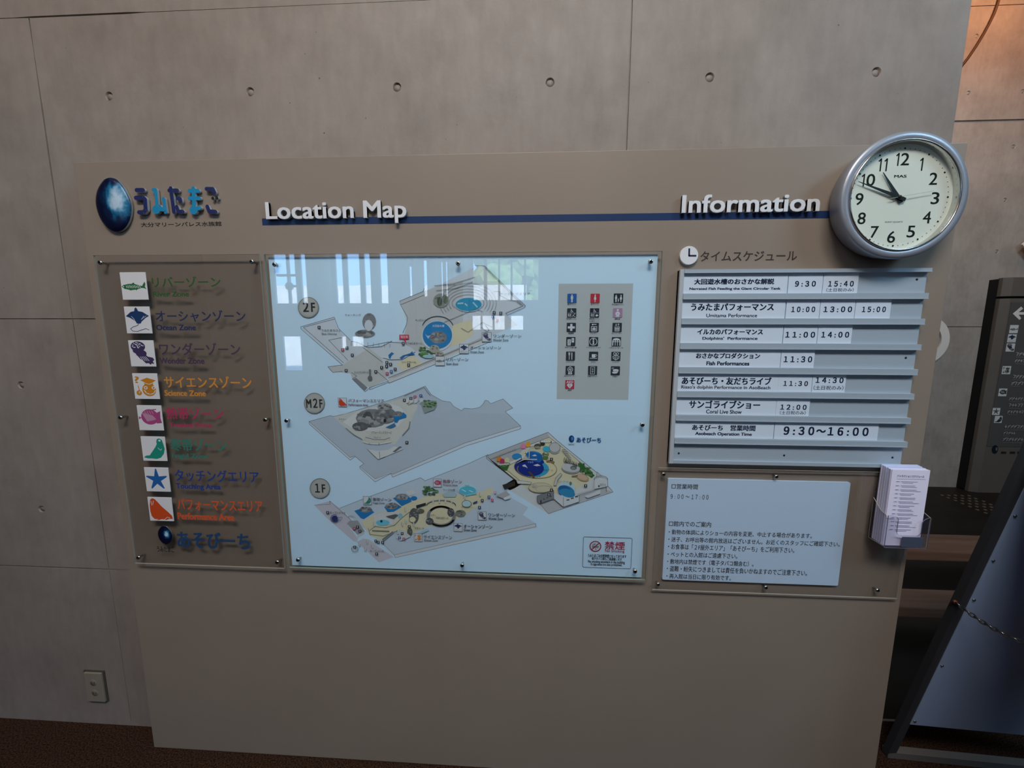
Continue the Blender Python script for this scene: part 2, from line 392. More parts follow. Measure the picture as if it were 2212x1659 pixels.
groove(cb, [(X0-.225, 1.5465, .0015), (X0-.225, 1.2, .0008), (X0-.225, .95, .002), (X0-.225, .655, .0012)], j, k)
groove(cb, [(X0-.225, .645, .0006), (X0-.225, .02, .0009)], j, k)
groove(cb, [(X0+1.575, 2.4475, .0018), (X0+1.575, 2.25, .0025), (X0+1.575, 1.9, .0014)], j, k)
groove(cb, [(-2.2, ZJ-.9, .0008), (-.2, ZJ-.9, .0014)], j, k)
groove(cb, [(-2.2, ZJ-1.8, .0014), (-.4, ZJ-1.8, .002), (-.2, ZJ-1.8, .0008)], j, k)
cut(wall_front, cb)

b = NB(); bm_box(b, -5, 8, FY, FY+.2, 0, 4.8)
wall_far = obj('wall_far', b, CONC_FAR, kind='structure', loc=(0, 0, 0))
cb = NB()
HX, HZ = 5.474, 2.268
for i in range(-1, 3):
    for n in range(-4, 6): bm_lathe(cb, (HX+.45*i+(.004 if i else 0), HZ+.45*n), [(0, FY-.01), (.018, FY-.01), (.0175, FY+.013), (.015, FY+.013), (.015, FY+.006), (0, FY+.006)], 16)
for z, w_ in ((3.385, .010), (1.583, .003), (4.30, .003)): groove(cb, [(3.0, z, w_), (7.9, z, w_)], FY-.01, FY+.012)
cut(wall_far, cb)

b = NB(); bm_box(b, -5, 8, -6.4, .251, -.1, 0); obj('floor', b, CARPET, kind='structure', loc=(0, 0, 0))
b = NB(); bm_box(b, -5, 8, .251, FY+.2, -.1, -.001); obj('floor_rear', b, DARKFLOOR, kind='structure', loc=(0, 0, 0))
b = NB(); bm_box(b, 2.384, 8, .247, .255, -.001, .003); obj('trim_1', b, TRIM, kind='structure', loc=(0, 0, 0))
b = NB(); bm_box(b, -5, 8, -6.4, FY+.2, 4.8, 5.0); obj('ceiling', b, CEILM, kind='structure', loc=(0, 0, 0))
b = NB(); bm_box(b, -5.2, -5, -6.4, FY+.2, -.1, 5); obj('wall_left', b, LOBBY, kind='structure', loc=(0, 0, 0))
b = NB(); bm_box(b, 8, 8.2, -6.4, FY+.2, -.1, 5); obj('wall_right', b, LOBBY, kind='structure', loc=(0, 0, 0))

# the glazed front of the lobby behind the visitor, seen mirrored in the map glass
GY = -6.0
def mir(px, py, Y=GY):
    x, z = at(px, py, -.022); k = (Y-1.0925)/(-.022-1.0925)
    return CAM.x+(x-CAM.x)*k, CAM.z+(z-CAM.z)*k
opens = []          # openings of the facade as x0, x1, z0, z1
zs = mir(800, 655)[1]; zl1 = mir(700, 727)[1]; zl0 = mir(640, 800)[1]
for a, c in ((592, 638), (650, 661), (725, 740), (750, 777), (787, 800), (821, 837)): opens.append((mir(a, 600)[0], mir(c, 600)[0], zs, 4.2))
for a, c, t in ((884, 889, 575), (915, 922, 562), (953, 956, 565), (963, 966, 565)): opens.append((mir(a, 600)[0], mir(c, 600)[0], mir(a, 640)[1], mir(a, t)[1]))
tx = [1022, 1045, 1052, 1076, 1080, 1103, 1107, 1132, 1136, 1163]
for a, c in zip(tx[::2], tx[1::2]): opens.append((mir(a, 600)[0], mir(c, 600)[0], mir(1080, 648)[1], mir(1080, 560)[1]))
opens += [(mir(608, 700)[0], mir(646, 700)[0], zl0, zl1), (mir(735, 700)[0], mir(745, 700)[0], mir(740, 752)[1], mir(740, 727)[1]), (mir(758, 700)[0], mir(783, 700)[0], mir(760, 748)[1], mir(760, 727)[1])]
for a, c in ((1020, 1038), (1042, 1064), (1068, 1090), (1104, 1130)): opens.append((mir(a, 700)[0], mir(c, 700)[0], mir(1060, 712)[1], mir(1060, 682)[1]))
b = NB(); bm_box(b, -5, 8, GY-.05, GY, 0, 4.8); wall_back = obj('wall_back', b, PLASTER, kind='structure', loc=(0, 0, 0))
cb = NB()
for o_ in opens: bm_box(cb, o_[0], o_[1], GY-.4, GY+.1, o_[2], o_[3])
cut(wall_back, cb)
for n, o_ in enumerate(opens):
    b = NB(); bm_box(b, o_[0], o_[1], GY-.032, GY-.022, o_[2], o_[3], 0); w_ = obj('window_%d' % (n+1), b, [WINGLASS], kind='structure')
    if o_[1]-o_[0] > .25 and o_[3]-o_[2] > 1.2 and o_[0] < -1:
        b = NB(); xm = (o_[0]*.45+o_[1]*.55); bm_box(b, xm-.018, xm+.018, GY-.12, GY-.06, o_[2], o_[3]); zz = mir(640, 617)[1]
        bm_box(b, o_[0], o_[1], GY-.12, GY-.06, mir(640, 593)[1]-.02, mir(640, 593)[1]+.02); bm_lathe(b, (xm, zz), [(0, GY-.06), (.075, GY-.065), (.075, GY-.11), (0, GY-.12)], 16)
        bm_box(b, xm, o_[1], GY-.10, GY-.07, zz-.02, zz+.02)
        obj('mullion', b, mat('mullion_grey', '#6e7880', .5), w_)
# round white columns just inside the glazed front
for n, px in enumerate((693, 860, 903, 936, 990)):
    x = mir(px, 600, -5.6)[0]; b = NB(); bm_tube(b, [(x, -5.6, 0), (x, -5.6, 4.8)], .16 if n in (0, 1, 4) else .07, 20); obj('column_%d' % (n+1), b, PLASTER, kind='structure')
# the forecourt outside: parapet, paving, wooded slope
b = NB(); bm_box(b, -26, 1.0, -12.4, -12, -.2, mir(640, 617, -12)[1]); obj('parapet', b, noisy('parapet_concrete', '#b4b4b2', '#c9c8c6', 3), kind='structure', loc=(0, 0, 0))
b = NB(); bm_box(b, -30, 20, -40, -6.3, -.3, -.05); obj('ground', b, noisy('paving', '#b9b8b6', '#c4c3c0', 2), kind='structure', loc=(0, 0, 0))
b = NB()
for n in range(70):
    x = random.uniform(-1.5, 12); q = random.random(); z = .5+q*7.0; y = -15-q*4+random.uniform(-1, 1); r = random.uniform(.7, 1.3)
    if z > 1.5+(x+3)*1.6: continue
    bmesh.ops.create_icosphere(b, subdivisions=3, radius=r, matrix=Matrix.Translation((x, y, z)))
for v in b.verts: v.co += Vector((random.uniform(-1, 1), random.uniform(-1, 1), random.uniform(-1, 1)))*.12
hs = obj('wooded_hill', b, noisy('leaf_green', '#3c5a2e', '#7f9460', 3, .8, .1), kind='structure', loc=(0, 0, 0))

# ================================================================== THE BOARD
b = NB(); bm_box(b, -.1515, 2.3545, 0, .068, .002, 2.006); bevel(b, .0015)
board = thing('information_board', (1.1, .034, 0), 'large beige painted information board standing against the concrete wall', 'board')
obj('panel', b, BOARD, board)
P = Print(-.0004); x0, z1 = at(566, 472, 0); z0 = at(566.5, 486.7, 0)[1]
P.raw([(x0, z0), (2.15, z0), (2.15, z1), (x0, z1)], mat('stripe_navy', '#1d3560', .4, 0, .35)); P.done('stripe', board, 'navy blue stripe')
V3 = View(1420, 520, 6.379)
P = Print(-.0004, view=V3); P.text('タイムスケジュール', (588, 285), (1932, 135), mat('ink_brown', '#392e26', .5), .014); P.done('lettering', board, 'dark brown painted lettering')
LOGO = View(190, 370, 7.135)
P = Print(-.0004, view=LOGO); P.text('大分マリーンパレス水族館', (820, 860), (2055, 772), '#2a2623', .012); P.done('lettering', board, 'small black painted lettering')

# ---- raised headings, one mesh per letter
def heading(name, s, xl, xr, zb, zt, label):
    """xl..xr outer width, zb baseline, zt top of capitals"""
    V, Fc, a, bb, c, d = text_mesh(s, .022)
    cap = [v for v in text_mesh(s[0], .022)[0]]; cb0, ct = min(v[1] for v in cap), max(v[1] for v in cap)
    kx = (xr-xl)/(bb-a); kz = (zt-zb)/(ct-cb0)
    par = list(range(len(V)))
    def find(i):
        while par[i] != i: par[i] = par[par[i]]; i = par[i]
        return i
    for f in Fc:
        for i in f[1:]: par[find(f[0])] = find(i)
    groups = {}
    for f in Fc: groups.setdefault(find(f[0]), []).append(f)
    isl = []
    for g in groups.values():
        xs = [V[i][0] for f in g for i in f]; isl.append([min(xs), max(xs), g])
    isl.sort(key=lambda q: q[0]); mer = []
    for q in isl:
        if mer and q[0] < mer[-1][1]-.25*(q[1]-q[0]) and (q[0]+q[1])/2 < mer[-1][1]: mer[-1][1] = max(mer[-1][1], q[1]); mer[-1][2] += q[2]
        else: mer.append(q)
    t = thing(name, ((xl+xr)/2, -.008, zb), label, 'sign lettering')
    for q in mer:
        bm = NB()
        ids = {}
        yf, yb = -.0125, -.004
        cnt = {}
        for f in q[2]:
            for i, jx in zip(f, f[1:]+f[:1]): cnt[(i, jx)] = 1
        def vert(i, y):
            if (i, y) not in ids: ids[(i, y)] = bm.verts.new((xl+(V[i][0]-a)*kx, y-(i*4//len(V))*1.2e-4, zb+(V[i][1]-cb0)*kz))
            return ids[(i, y)]
        for f in q[2]:
            for y in (yf, yb):
                try: bm.faces.new([vert(i, y) for i in f])
                except ValueError: pass
        for (i, jx) in cnt:
            if (jx, i) not in cnt:
                try: bm.faces.new((vert(i, yf), vert(jx, yf), vert(jx, yb), vert(i, yb))).material_index = 1
                except ValueError: pass
        obj('letter', bm, [WHITE, mat('letter_edge', '#8e949c', .5)], t)
    return t
zb = at(781.3, 470.7, -.012)[1]; zt = at(781.3, 433.5, -.012)[1]
heading('raised_heading', 'Location Map', at(573.8, 455, -.012)[0], at(878, 455, -.012)[0], zb, zt, 'raised white letters reading Location Map above the map glass')
zb = at(1473.5, 460, -.012)[1]; zt = at(1473.5, 421.8, -.012)[1]
heading('raised_heading', 'Information', at(1473, 440, -.012)[0], at(1771, 440, -.012)[0], zb, zt, 'raised white letters reading Information on the stripe beside the clock')

# ---- the egg emblem and the raised kana of the logo
egg = [(320, 90), (370, 97), (430, 125), (500, 200), (560, 290), (605, 380), (640, 470), (652, 570), (640, 690), (600, 800), (530, 890), (440, 930), (350, 912), (270, 858), (190, 755), (135, 630), (105, 490), (113, 350), (155, 230), (225, 130), (270, 100)]
EO = [at(*LOGO(p), -.012) for p in egg]
def smooth_loop(P_, n=4):
    out = []
    for i in range(len(P_)):
        p0, p1, p2, p3 = (Vector(P_[(i+q) % len(P_)]) for q in (-1, 0, 1, 2))
        for k in range(n):
            t = k/n; out.append(tuple(.5*((2*p1)+(-p0+p2)*t+(2*p0-5*p1+4*p2-p3)*t*t+(-p0+3*p1-3*p2+p3)*t**3)))
    return out
def egg_mesh(out, y0, h):
    bm = NB(); c = Vector((sum(p[0] for p in out)/len(out), sum(p[1] for p in out)/len(out)))
    rings = []
    for s_, y in [(1, y0), (1, y0-.35*h)]+[(cos(a), y0-.35*h-.65*h*sin(a)) for a in (radians(q) for q in (15, 32, 50, 68, 80))]:
        rings.append([bm.verts.new((c.x+(p[0]-c.x)*s_, y, c.y+(p[1]-c.y)*s_)) for p in out])
    top = bm.verts.new((c.x, y0-h, c.y)); n = len(out)
    for i, (r0, r1) in enumerate(zip(rings, rings[1:])):
        for k in range(n):
            f = bm.faces.new((r0[k], r0[(k+1) % n], r1[(k+1) % n], r1[k])); f.smooth = i > 0; f.material_index = 1 if i == 0 else 0
    for k in range(n): bm.faces.new((rings[-1][k], rings[-1][(k+1) % n], top)).smooth = True
    bm.faces.new(rings[0][::-1]).material_index = 1
    return bm, c
def ocean(name, c, hx, hz, bright=1.0):
    m = mat(name, '#06122e', .3, 0, .35); nt = m.node_tree; N = nt.nodes; L = nt.links; bs = N['Principled BSDF']
    g = N.new('ShaderNodeNewGeometry'); mp = N.new('ShaderNodeMapping'); mp.inputs['Location'].default_value = (-(c[0]+hx*.34)/hx, 0, -(c[1]+hz*.10)/hz); mp.inputs['Scale'].default_value = (1/hx, 0, 1/hz)
    n = N.new('ShaderNodeTexNoise'); n.inputs['Scale'].default_value = 2.6; n.inputs['Detail'].default_value = 7
    ad = N.new('ShaderNodeMix'); ad.data_type = 'RGBA'; ad.blend_type = 'LINEAR_LIGHT'; ad.inputs[0].default_value = .5
    ln_ = N.new('ShaderNodeVectorMath'); ln_.operation = 'LENGTH'; r = N.new('ShaderNodeValToRGB')
    L.new(g.outputs['Position'], mp.inputs[0]); L.new(mp.outputs[0], n.inputs['Vector']); L.new(mp.outputs[0], ad.inputs[6]); L.new(n.outputs['Color'], ad.inputs[7]); L.new(ad.outputs[2], ln_.inputs[0]); L.new(ln_.outputs['Value'], r.inputs[0]); L.new(r.outputs[0], bs.inputs['Base Color'])
    e = r.color_ramp.elements; e[0].position = .16; e[0].color = (*rgb('#b9cfe2'), 1); e[1].position = .95; e[1].color = (*rgb('#070d2c'), 1)
    for p, c_ in ((.34, '#86aec8'), (.52, '#1d6f98'), (.74, '#0d2348')): q = e.new(p); q.color = (*rgb(c_), 1)
    return m
bm, c = egg_mesh(smooth_loop(EO), -.003, .016)
tag(obj('egg_emblem', bm, [ocean('ocean_swirl', c, .055, .078), mat('emblem_rim', '#a9aeb4', .3, .6)]), 'glossy dark blue egg emblem with pale ocean swirl, on the board', 'emblem')

def strokes(bm, S_, w_, y0, y1, view, mi=0, dots=()):
    k = .00137/view.k*1.0; e = [0]
    def prism(p): e[0] += 1; bm_prism(bm, p, y0-e[0]*8e-5, y1, mi, 1)
    for pts in S_:
        P_ = [Vector(at(*view(p), (y0+y1)/2)) for p in pts]; h = w_*k/2*.98
        for p in P_: prism([(p.x+h*cos(2*pi*a/14), p.y+h*sin(2*pi*a/14)) for a in range(14)])
        for p, q in zip(P_, P_[1:]):
            d = (q-p)
            if d.length < 1e-6: continue
            n = Vector((-d.y, d.x)).normalized()*h
            prism([tuple(p+n), tuple(q+n), tuple(q-n), tuple(p-n)])
    for cx, cz, r in dots:
        p = at(*view((cx, cz)), (y0+y1)/2); prism([(p[0]+r*k*cos(2*pi*a/20), p[1]+r*k*sin(2*pi*a/20)) for a in range(20)])
    return bm
NAVY = mat('logo_navy', '#232a5c', .4, 0, .4); CYAN = mat('logo_cyan', '#1d86b4', .4, 0, .4); LEDGE = mat('logo_edge', '#b4b9c2', .35, .3)
lt = thing('raised_logo', (*[at(*LOGO((1380, 660)), -.01)[0], -.008], at(*LOGO((1380, 660)), -.01)[1]), 'raised blue hiragana logo letters beside the egg emblem', 'sign lettering')
KANA = [('navy', [[(768, 297), (865, 297)], [(757, 418), (868, 412), (900, 440), (912, 600), (880, 637), (808, 640)]], 64, ()),
        ('cyan', [[(1022, 292), (1058, 292), (1088, 590)], [(1183, 430), (1213, 635)], [(1120, 545), (1150, 590), (1195, 585)], [(1092, 590), (1190, 600)]], 52, ((1072, 600, 62),)),
        ('navy', [[(1268, 302), (1392, 302)], [(1293, 268), (1342, 635)], [(1398, 425), (1438, 432), (1445, 470)], [(1388, 555), (1415, 630), (1480, 628)]], 58, ()),
        ('cyan', [[(1580, 308), (1710, 308)], [(1582, 422), (1725, 422)], [(1640, 268), (1655, 590)], [(1660, 590), (1738, 572)]], 58, ((1645, 606, 62),)),
        ('navy', [[(1842, 278), (1938, 280), (1962, 330)], [(1855, 550), (1885, 625), (1980, 630)]], 60, ())]
for col_, S_, w_, dots in KANA:
    bm = NB(); strokes(bm, S_, w_, -.0095, -.003, LOGO, 0, dots); o = obj('letter', bm, [NAVY if col_ == 'navy' else CYAN, LEDGE], lt)
    if col_ == 'cyan': o['label'] = 'bright cyan letter'
bm = NB(); strokes(bm, [], 1, -.0095, -.003, LOGO, 0, ((1938, 422, 24), (2000, 416, 24))); obj('letter_mark', bm, [DARK, LEDGE], lt)

# ---- white disc with clock hands beside the schedule title
c = at(*V3((432, 205)), -.006); bm = NB(); bm_lathe(bm, c, [(0, -.009), (.0245, -.009), (.0252, -.008), (.0252, -.0005), (0, -.0005)], 40, 0, False)
ds = thing('clock_symbol', (c[0], -.004, c[1]-.025), 'small white disc with navy clock hands, before the brown schedule title', 'sign')
obj('disc', bm, WHITE, ds); P = Print(-.0092, view=V3); P.line([(440, 112), (438, 207), (530, 207)], 3.4, '#232a4a'); P.done('hand_mark', ds, 'navy clock hands')

# ------------------------------------------------------------------ standoff screws
def screw_mesh(r, h, stand):
    bm = NB(); bm_lathe(bm, (0, 0), [(r*.5, stand), (r*.5, 0), (r, 0), (r, -h*.55), (r*.8, -h), (r*.5, -h)], 20, 0); bm_lathe(bm, (0, 0), [(r*.5, -h), (r*.5, -h*.3), (0, -h*.3)], 6, 1, False)
    bmesh.ops.recalc_face_normals(bm, faces=bm.faces); me = bpy.data.meshes.new('screw'); bm.to_mesh(me); bm.free(); me.materials.append(CHROME); me.materials.append(DARK); return me
SCR = screw_mesh(.0066, .005, .018)
def screws(pts, y, parent, me=SCR):
    for p in pts:
        x, z = at(*p, y-.004); o = bpy.data.objects.new('screw', me); COL.objects.link(o); o.parent = parent
        o.location = Vector((x, y, z))-org(parent); o.rotation_euler = (0, random.uniform(0, 1), 0)
def slab(x0, x1, z0, z1, y0, y1):
    bm = NB()
    for f in bm_box(bm, x0, x1, y0, y1, z0, z1): pass
    bm.faces.ensure_lookup_table()
    for f in bm.faces: f.material_index = 0 if abs(f.calc_center_median().y-y0) < 1e-6 or abs(f.calc_center_median().y-y1) < 1e-6 else 1
    return bm

# ================================================================== ZONE LEGEND (acrylic)
leg = thing('zone_legend', (.155, -.018, .7385), 'clear acrylic panel listing eight coloured zones, on the board beside the map', 'sign panel')
obj('acrylic_sheet', slab(-.106, .4115, .7385, 1.7342, -.020, -.015), [ACRYL, AEDGE], leg)
screws([(215, 567), (543, 565), (259, 902), (572, 907), (298, 1205), (598, 1215)], -.0202, leg)
VA = View(180, 520, 4.365); VB = View(180, 880, 4.365)
ZONES = [('fish', VA, (340, 297), (612, 557), '#2c6b3c', 'リバーゾーン', (652, 440), (1288, 335), 'River Zone', (660, 528), (993, 478)),
         ('ray', VA, (380, 620), (648, 875), '#1c3a66', 'オーシャンゾーン', (688, 765), (1525, 655), 'Ocean Zone', (690, 845), (1058, 792)),
         ('jelly', VA, (420, 938), (685, 1187), '#41345a', 'ワンダーゾーン', (722, 1078), (1475, 965), 'Wonder Zone', (722, 1160), (1138, 1105)),
         ('science', VA, (458, 1250), (720, 1493), '#c47f22', 'サイエンスゾーン', (768, 1385), (1580, 1280), 'Science Zone', (768, 1462), (1152, 1412)),
         ('butterfly', VB, (500, -20), (758, 218), '#a4477c', '熱帯ゾーン', (788, 110), (1315, 5), 'Tropical Zone', (812, 195), (1208, 150)),
         ('seal', VB, (538, 272), (790, 508), '#1f8a78', '寒帯ゾーン', (825, 408), (1345, 300), 'Frigid Zone', (838, 488), (1170, 440)),
         ('star', VB, (570, 565), (822, 797), '#2160a4', 'タッチングエリア', (870, 695), (1650, 600), 'Touching Area', (878, 780), (1292, 725)),
         ('walrus', VB, (603, 845), (852, 1075), '#c84a1e', 'パフォーマンスエリア', (890, 965), (1685, 878), 'Performance Area', (892, 1055), (1420, 1005))]
NAMECOL = {'fish': '#2f5a28', 'ray': '#252f55', 'jelly': '#46384e', 'science': '#d08a34', 'butterfly': '#b0305c', 'seal': '#2f7a6c', 'star': '#1f3a86', 'walrus': '#d4552a'}
KINDW = {'fish': 'green fish', 'ray': 'navy ray', 'jelly': 'purple jellyfish', 'science': 'orange science', 'butterfly': 'pink reef fish', 'seal': 'teal seal', 'star': 'blue starfish', 'walrus': 'red walrus'}
for kind, v, tl, br, col_, jp, l1, r1, en, l2, r2 in ZONES:
    x0, z1 = at(*v(tl), -.0225); x1, z0 = at(*v(br), -.0225); s_ = ((x1-x0)+(z1-z0))/2; xc, zc = (x0+x1)/2, (z0+z1)/2; x0, z1 = xc-s_/2, zc+s_/2
    bm = NB(); bm_box(bm, x0, x0+s_, -.0225, -.0202, z1-s_, z1); bevel(bm, .0004, 1); t = obj('icon_tile', bm, TILE, leg, label='white tile with a %s' % KINDW[kind])
    P = Print(-.0226); glyph(P, kind, x0, z1, s_, s_, col_); P.done('pictogram', t)
    P = Print(-.0203, view=v); m_ = mat('vinyl_'+kind, NAMECOL[kind], .5); P.text(jp, l1, r1, m_, .018); P.text(en, l2, r2, m_, .034)
    bm = P.bm; bmesh.ops.recalc_face_normals(bm, faces=bm.faces); P.done('zone_name', leg, 'lettering of the %s zone' % KINDW[kind])
EO2 = [at(*VB((700+(p[0]-103)/549*137, 1120+(p[1]-90)/840*172)), -.022) for p in egg]
bm, c = egg_mesh(smooth_loop(EO2), -.0203, .002); obj('egg_mark', bm, [ocean('ocean_swirl_small', c, .016, .021), mat('emblem_rim', '#a9aeb4')], leg, label='small dark blue egg')
P = Print(-.0203, view=VB); P.text('うみたまご', (698, 1362), (855, 1312), '#1c2026', .02); P.text('あそびーち', (892, 1322), (1562, 1188), mat('vinyl_beach', '#22446a', .5), .035); P.done('zone_name', leg, 'dark blue lettering under the walrus tile')

# ================================================================== LOCATION MAP
mp_ = thing('location_map', (1.0, -.016, .7445), 'white aquarium floor map behind green-edged glass, in the middle of the board', 'map')
obj('glass_cover', slab(.428, 1.5735, .7445, 1.7328, -.0220, -.0150), [MAPGLASS, GEDGE], mp_)
bm = NB(); bm_box(bm, .4322, 1.5648, -.0105, -.004, .7462, 1.7262); sheet = obj('map_sheet', bm, SHEET, mp_, label='white printed map sheet')
screws([(592, 571), (989, 569), (1406, 565), (618, 909), (1388, 918), (643, 1210), (998, 1222), (1372, 1235)], -.0222, mp_)
SY = -.0106
R5 = View(560, 530, 5.027); R6 = View(980, 530, 4.809); R7 = View(580, 820, 5.144); R8 = View(1000, 820, 5.144); RA = View(640, 1000, 5.267); RB = View(1000, 980, 5.267)
GR, GR2, LG, CR, LN, BL, BD, CY, GN, RK = '#b6c5d6', '#98a0a6', '#c8d4e1', '#d6d2b6', '#5f676f', '#1f7cc0', '#10308c', '#6cc4de', '#4d7a4c', '#80858b'
def rocks(P, c, rx, ry, n=14, col=RK):
    r = random.Random(int(c[0]*7+c[1]))
    P.ell(c, rx, ry, col, 14)
    for _ in range(n):
        a = r.uniform(0, 2*pi); q = r.uniform(.2, .85); e = (c[0]+rx*q*cos(a), c[1]+ry*q*sin(a)); w_ = rx*r.uniform(.15, .3)
        P.poly([(e[0]-w_, e[1]+w_*.4), (e[0]-w_*.4, e[1]-w_*.5), (e[0]+w_*.6, e[1]-w_*.4), (e[0]+w_, e[1]+w_*.3), (e[0]+w_*.2, e[1]+w_*.6)], r.choice(('#6b7076', '#8e9399', '#a3a7ab', '#5a5f66')))
def leaves(P, c, rx, ry, n=26):
    r = random.Random(int(c[0]*3+c[1]))
    for _ in range(n):
        a = r.uniform(0, 2*pi); q = sqrt(r.random()); e = (c[0]+rx*q*cos(a), c[1]+ry*q*sin(a)); P.ell(e, rx*.2, ry*.2, r.choice(('#3c6a40', '#5c8b54', '#7aa06c', '#34553a', '#55705a')), 8)
def minis(P, pts, s_=13, col='#1d2430'):
    for x, y in pts:
        P.poly([(x-s_, y-s_), (x+s_, y-s_), (x+s_, y+s_), (x-s_, y+s_)], col); P.poly([(x-s_*.35, y-s_*.6), (x+s_*.35, y-s_*.6), (x+s_*.3, y+s_*.6), (x-s_*.3, y+s_*.6)], '#c4cad2')
def zone_mark(kind, v, c, half, jp, l1, r1, en, l2, r2, col_, tcol='#3c4450'):
    P = Print(SY-.0022, view=v); x0, z1 = P.w((c[0]-half, c[1]-half)); x1, z0 = P.w((c[0]+half, c[1]+half))
    P.raw([(x0, z0), (x1, z0), (x1, z1), (x0, z1)], '#cdd5de'); P.rawline([(x0, z0), (x1, z0), (x1, z1), (x0, z1)], .0011, '#5a6270', True)
    glyph(P, kind, x0, z1, x1-x0, z1-z0, col_, '#cdd5de'); P.text(jp, l1, r1, tcol, .014); P.text(en, l2, r2, tcol, .02)
    P.done('zone_label', sheet, 'map label with a %s' % KINDW[kind])

# ---- second floor
P = Print(SY, view=IDV)
P.poly([(650, 708), (721, 686), (730, 712), (762, 740), (800, 752), (868, 735), (880, 700), (866, 655), (922, 628), (1026, 577), (1047, 576), (1136, 660), (1093, 679), (1118, 702), (838, 818), (797, 793), (760, 812), (742, 790)], LG)
P.v = R5
P.poly([(905, 1300), (1190, 1115), (1330, 1225), (1390, 1460), (1200, 1545), (1010, 1450), (990, 1390), (780, 1370), (742, 1318)], '#bfc5c8')
P.poly([(1530, 610), (1780, 505), (2000, 420), (2212, 380), (2212, 900), (2000, 1020), (1700, 1150), (1560, 1060), (1610, 800)], '#bcc3c9')
P.poly([(1400, 1440), (2212, 1100), (2500, 985), (2500, 1040), (2212, 1150), (1405, 1495)], '#cdd2d8'); P.poly([(1400, 1440), (2500, 965), (2500, 1000), (1480, 1435)], '#b4b8bd')
P.poly([(1490, 1285), (1662, 1195), (1775, 1285), (1560, 1358)], CR); P.poly([(2060, 1110), (2100, 870), (2300, 800), (2330, 960), (2212, 1050)], CR)
P.poly([(1018, 1455), (1050, 1437), (1178, 1545), (1145, 1580)], '#7d858e')
for l in ([(450, 885), (815, 780), (860, 900), (990, 1030)], [(450, 885), (455, 908), (905, 1300), (745, 1318), (800, 1380), (905, 1368)], [(480, 890), (820, 800)], [(480, 890), (915, 1275)], [(755, 1030), (905, 1000)], [(755, 1030), (965, 1250)], [(1000, 1380), (1060, 1420)], [(1010, 1450), (1060, 1420)], [(1010, 1450), (1150, 1590), (1200, 1545), (1400, 1475), (1410, 1497), (2500, 1050)], [(1200, 1545), (1200, 1568), (1400, 1490)], [(1400, 1440), (2500, 990)], [(1280, 1370), (1400, 1470)], [(1525, 605), (1780, 500), (1790, 470)], [(1525, 605), (1535, 645), (1790, 540)], [(1535, 645), (1610, 780), (1600, 860), (1560, 950)], [(1130, 1110), (1340, 1270)], [(1150, 1100), (1400, 1050), (1560, 1060)]):
    P.line(l, 1.0, LN)
P.line([(1000, 1040), (1080, 1060), (1180, 1110), (1330, 1100), (1440, 1040)], 1.3, LN)
for x in range(1000, 1480, 60): P.line([(x, 1040+(x-1000)*.08), (x, 1090+(x-1000)*.05)], .7, LN)
rocks(P, (1195, 830), 75, 95); rocks(P, (1150, 960), 110, 45); P.ell((1190, 870), 45, 60, LG)
P.ell((1935, 985), 172, 165, '#cfd6dc'); P.ell((1935, 975), 160, 150, '#2382c2'); rocks(P, (1945, 1000), 95, 68, 22); P.ellline((1940, 900), 170, 130, 1.6, '#59616b', 195, 345); P.text('大回遊水槽', (1880, 888), (2010, 862), '#d5e4ee')
P.poly([(1800, 960), (1830, 985), (1860, 975), (1835, 1015)], '#b5cfe0')
rocks(P, (1975, 600), 85, 78, 16, '#8d948e'); P.ell((1960, 610), 28, 50, '#4f5c50'); P.ell((2020, 590), 22, 45, '#5d6f5a')
P.v = R6
for k in range(5): P.ellline((150, 600), 165+k*32, 90+k*30, .8, '#8e979f', 150, 390)
P.ell((155, 615), 142, 76, '#d3dbe1'); P.ell((155, 615), 136, 70, '#2a93bf'); P.line([(45, 605), (110, 600), (140, 625)], 3, '#9fd0e2'); P.line([(205, 595), (245, 640)], 3, '#9fd0e2')
for l in ([(220, 210), (320, 212), (745, 628), (735, 645), (555, 725), (545, 705)], [(330, 235), (720, 628), (540, 705)], [(410, 480), (480, 480), (480, 520), (560, 560), (650, 580), (700, 620)], [(-100, 800), (230, 660), (300, 690)], [(80, 860), (150, 900), (300, 800), (400, 850)], [(290, 850), (350, 900), (370, 880), (330, 830)], [(-200, 420), (0, 400), (220, 330)], [(-180, 470), (20, 450), (200, 380)]): P.line(l, .9, LN)
P.text('タッチングエリア', (480, 516), (795, 492), '#59636e')
P.v = R5
P.text('イルカプール', (1995, 440), (2130, 418), '#46505a'); P.text('うみたまホール', (1610, 1075), (1770, 1052), '#3c444e'); P.text('キッズコーナー', (1700, 825), (1835, 800), '#3c444e'); P.text('ウォーキング', (935, 765), (1105, 745), '#3c444e')
P.text('うみたまカフェ', (682, 935), (885, 910), '#46505a'); P.text('Bee Honey', (685, 975), (845, 950), '#46505a'); P.text('エントランスホール', (1035, 1388), (1190, 1366), '#3c444e'); P.text('リーフホール', (1550, 1278), (1705, 1255), '#3c444e')
P.poly([(1340, 1215), (1460, 1160), (1640, 1100), (1700, 1150), (1560, 1235), (1420, 1240)], '#c9d5de')
P.poly([(1405, 1190), (1440, 1160), (1470, 1175), (1440, 1200), (1425, 1235), (1410, 1225)], '#2a77b0'); P.poly([(1525, 1222), (1560, 1195), (1640, 1172), (1665, 1148), (1672, 1172), (1695, 1185), (1650, 1190), (1590, 1205), (1550, 1240)], '#1f6aa8')
leaves(P, (1800, 1150), 85, 55); rocks(P, (1905, 1125), 55, 45, 10, '#a9a79c'); rocks(P, (1960, 1175), 45, 25, 8, '#a9a79c'); P.ell((1840, 1205), 60, 20, '#9cc8ce')
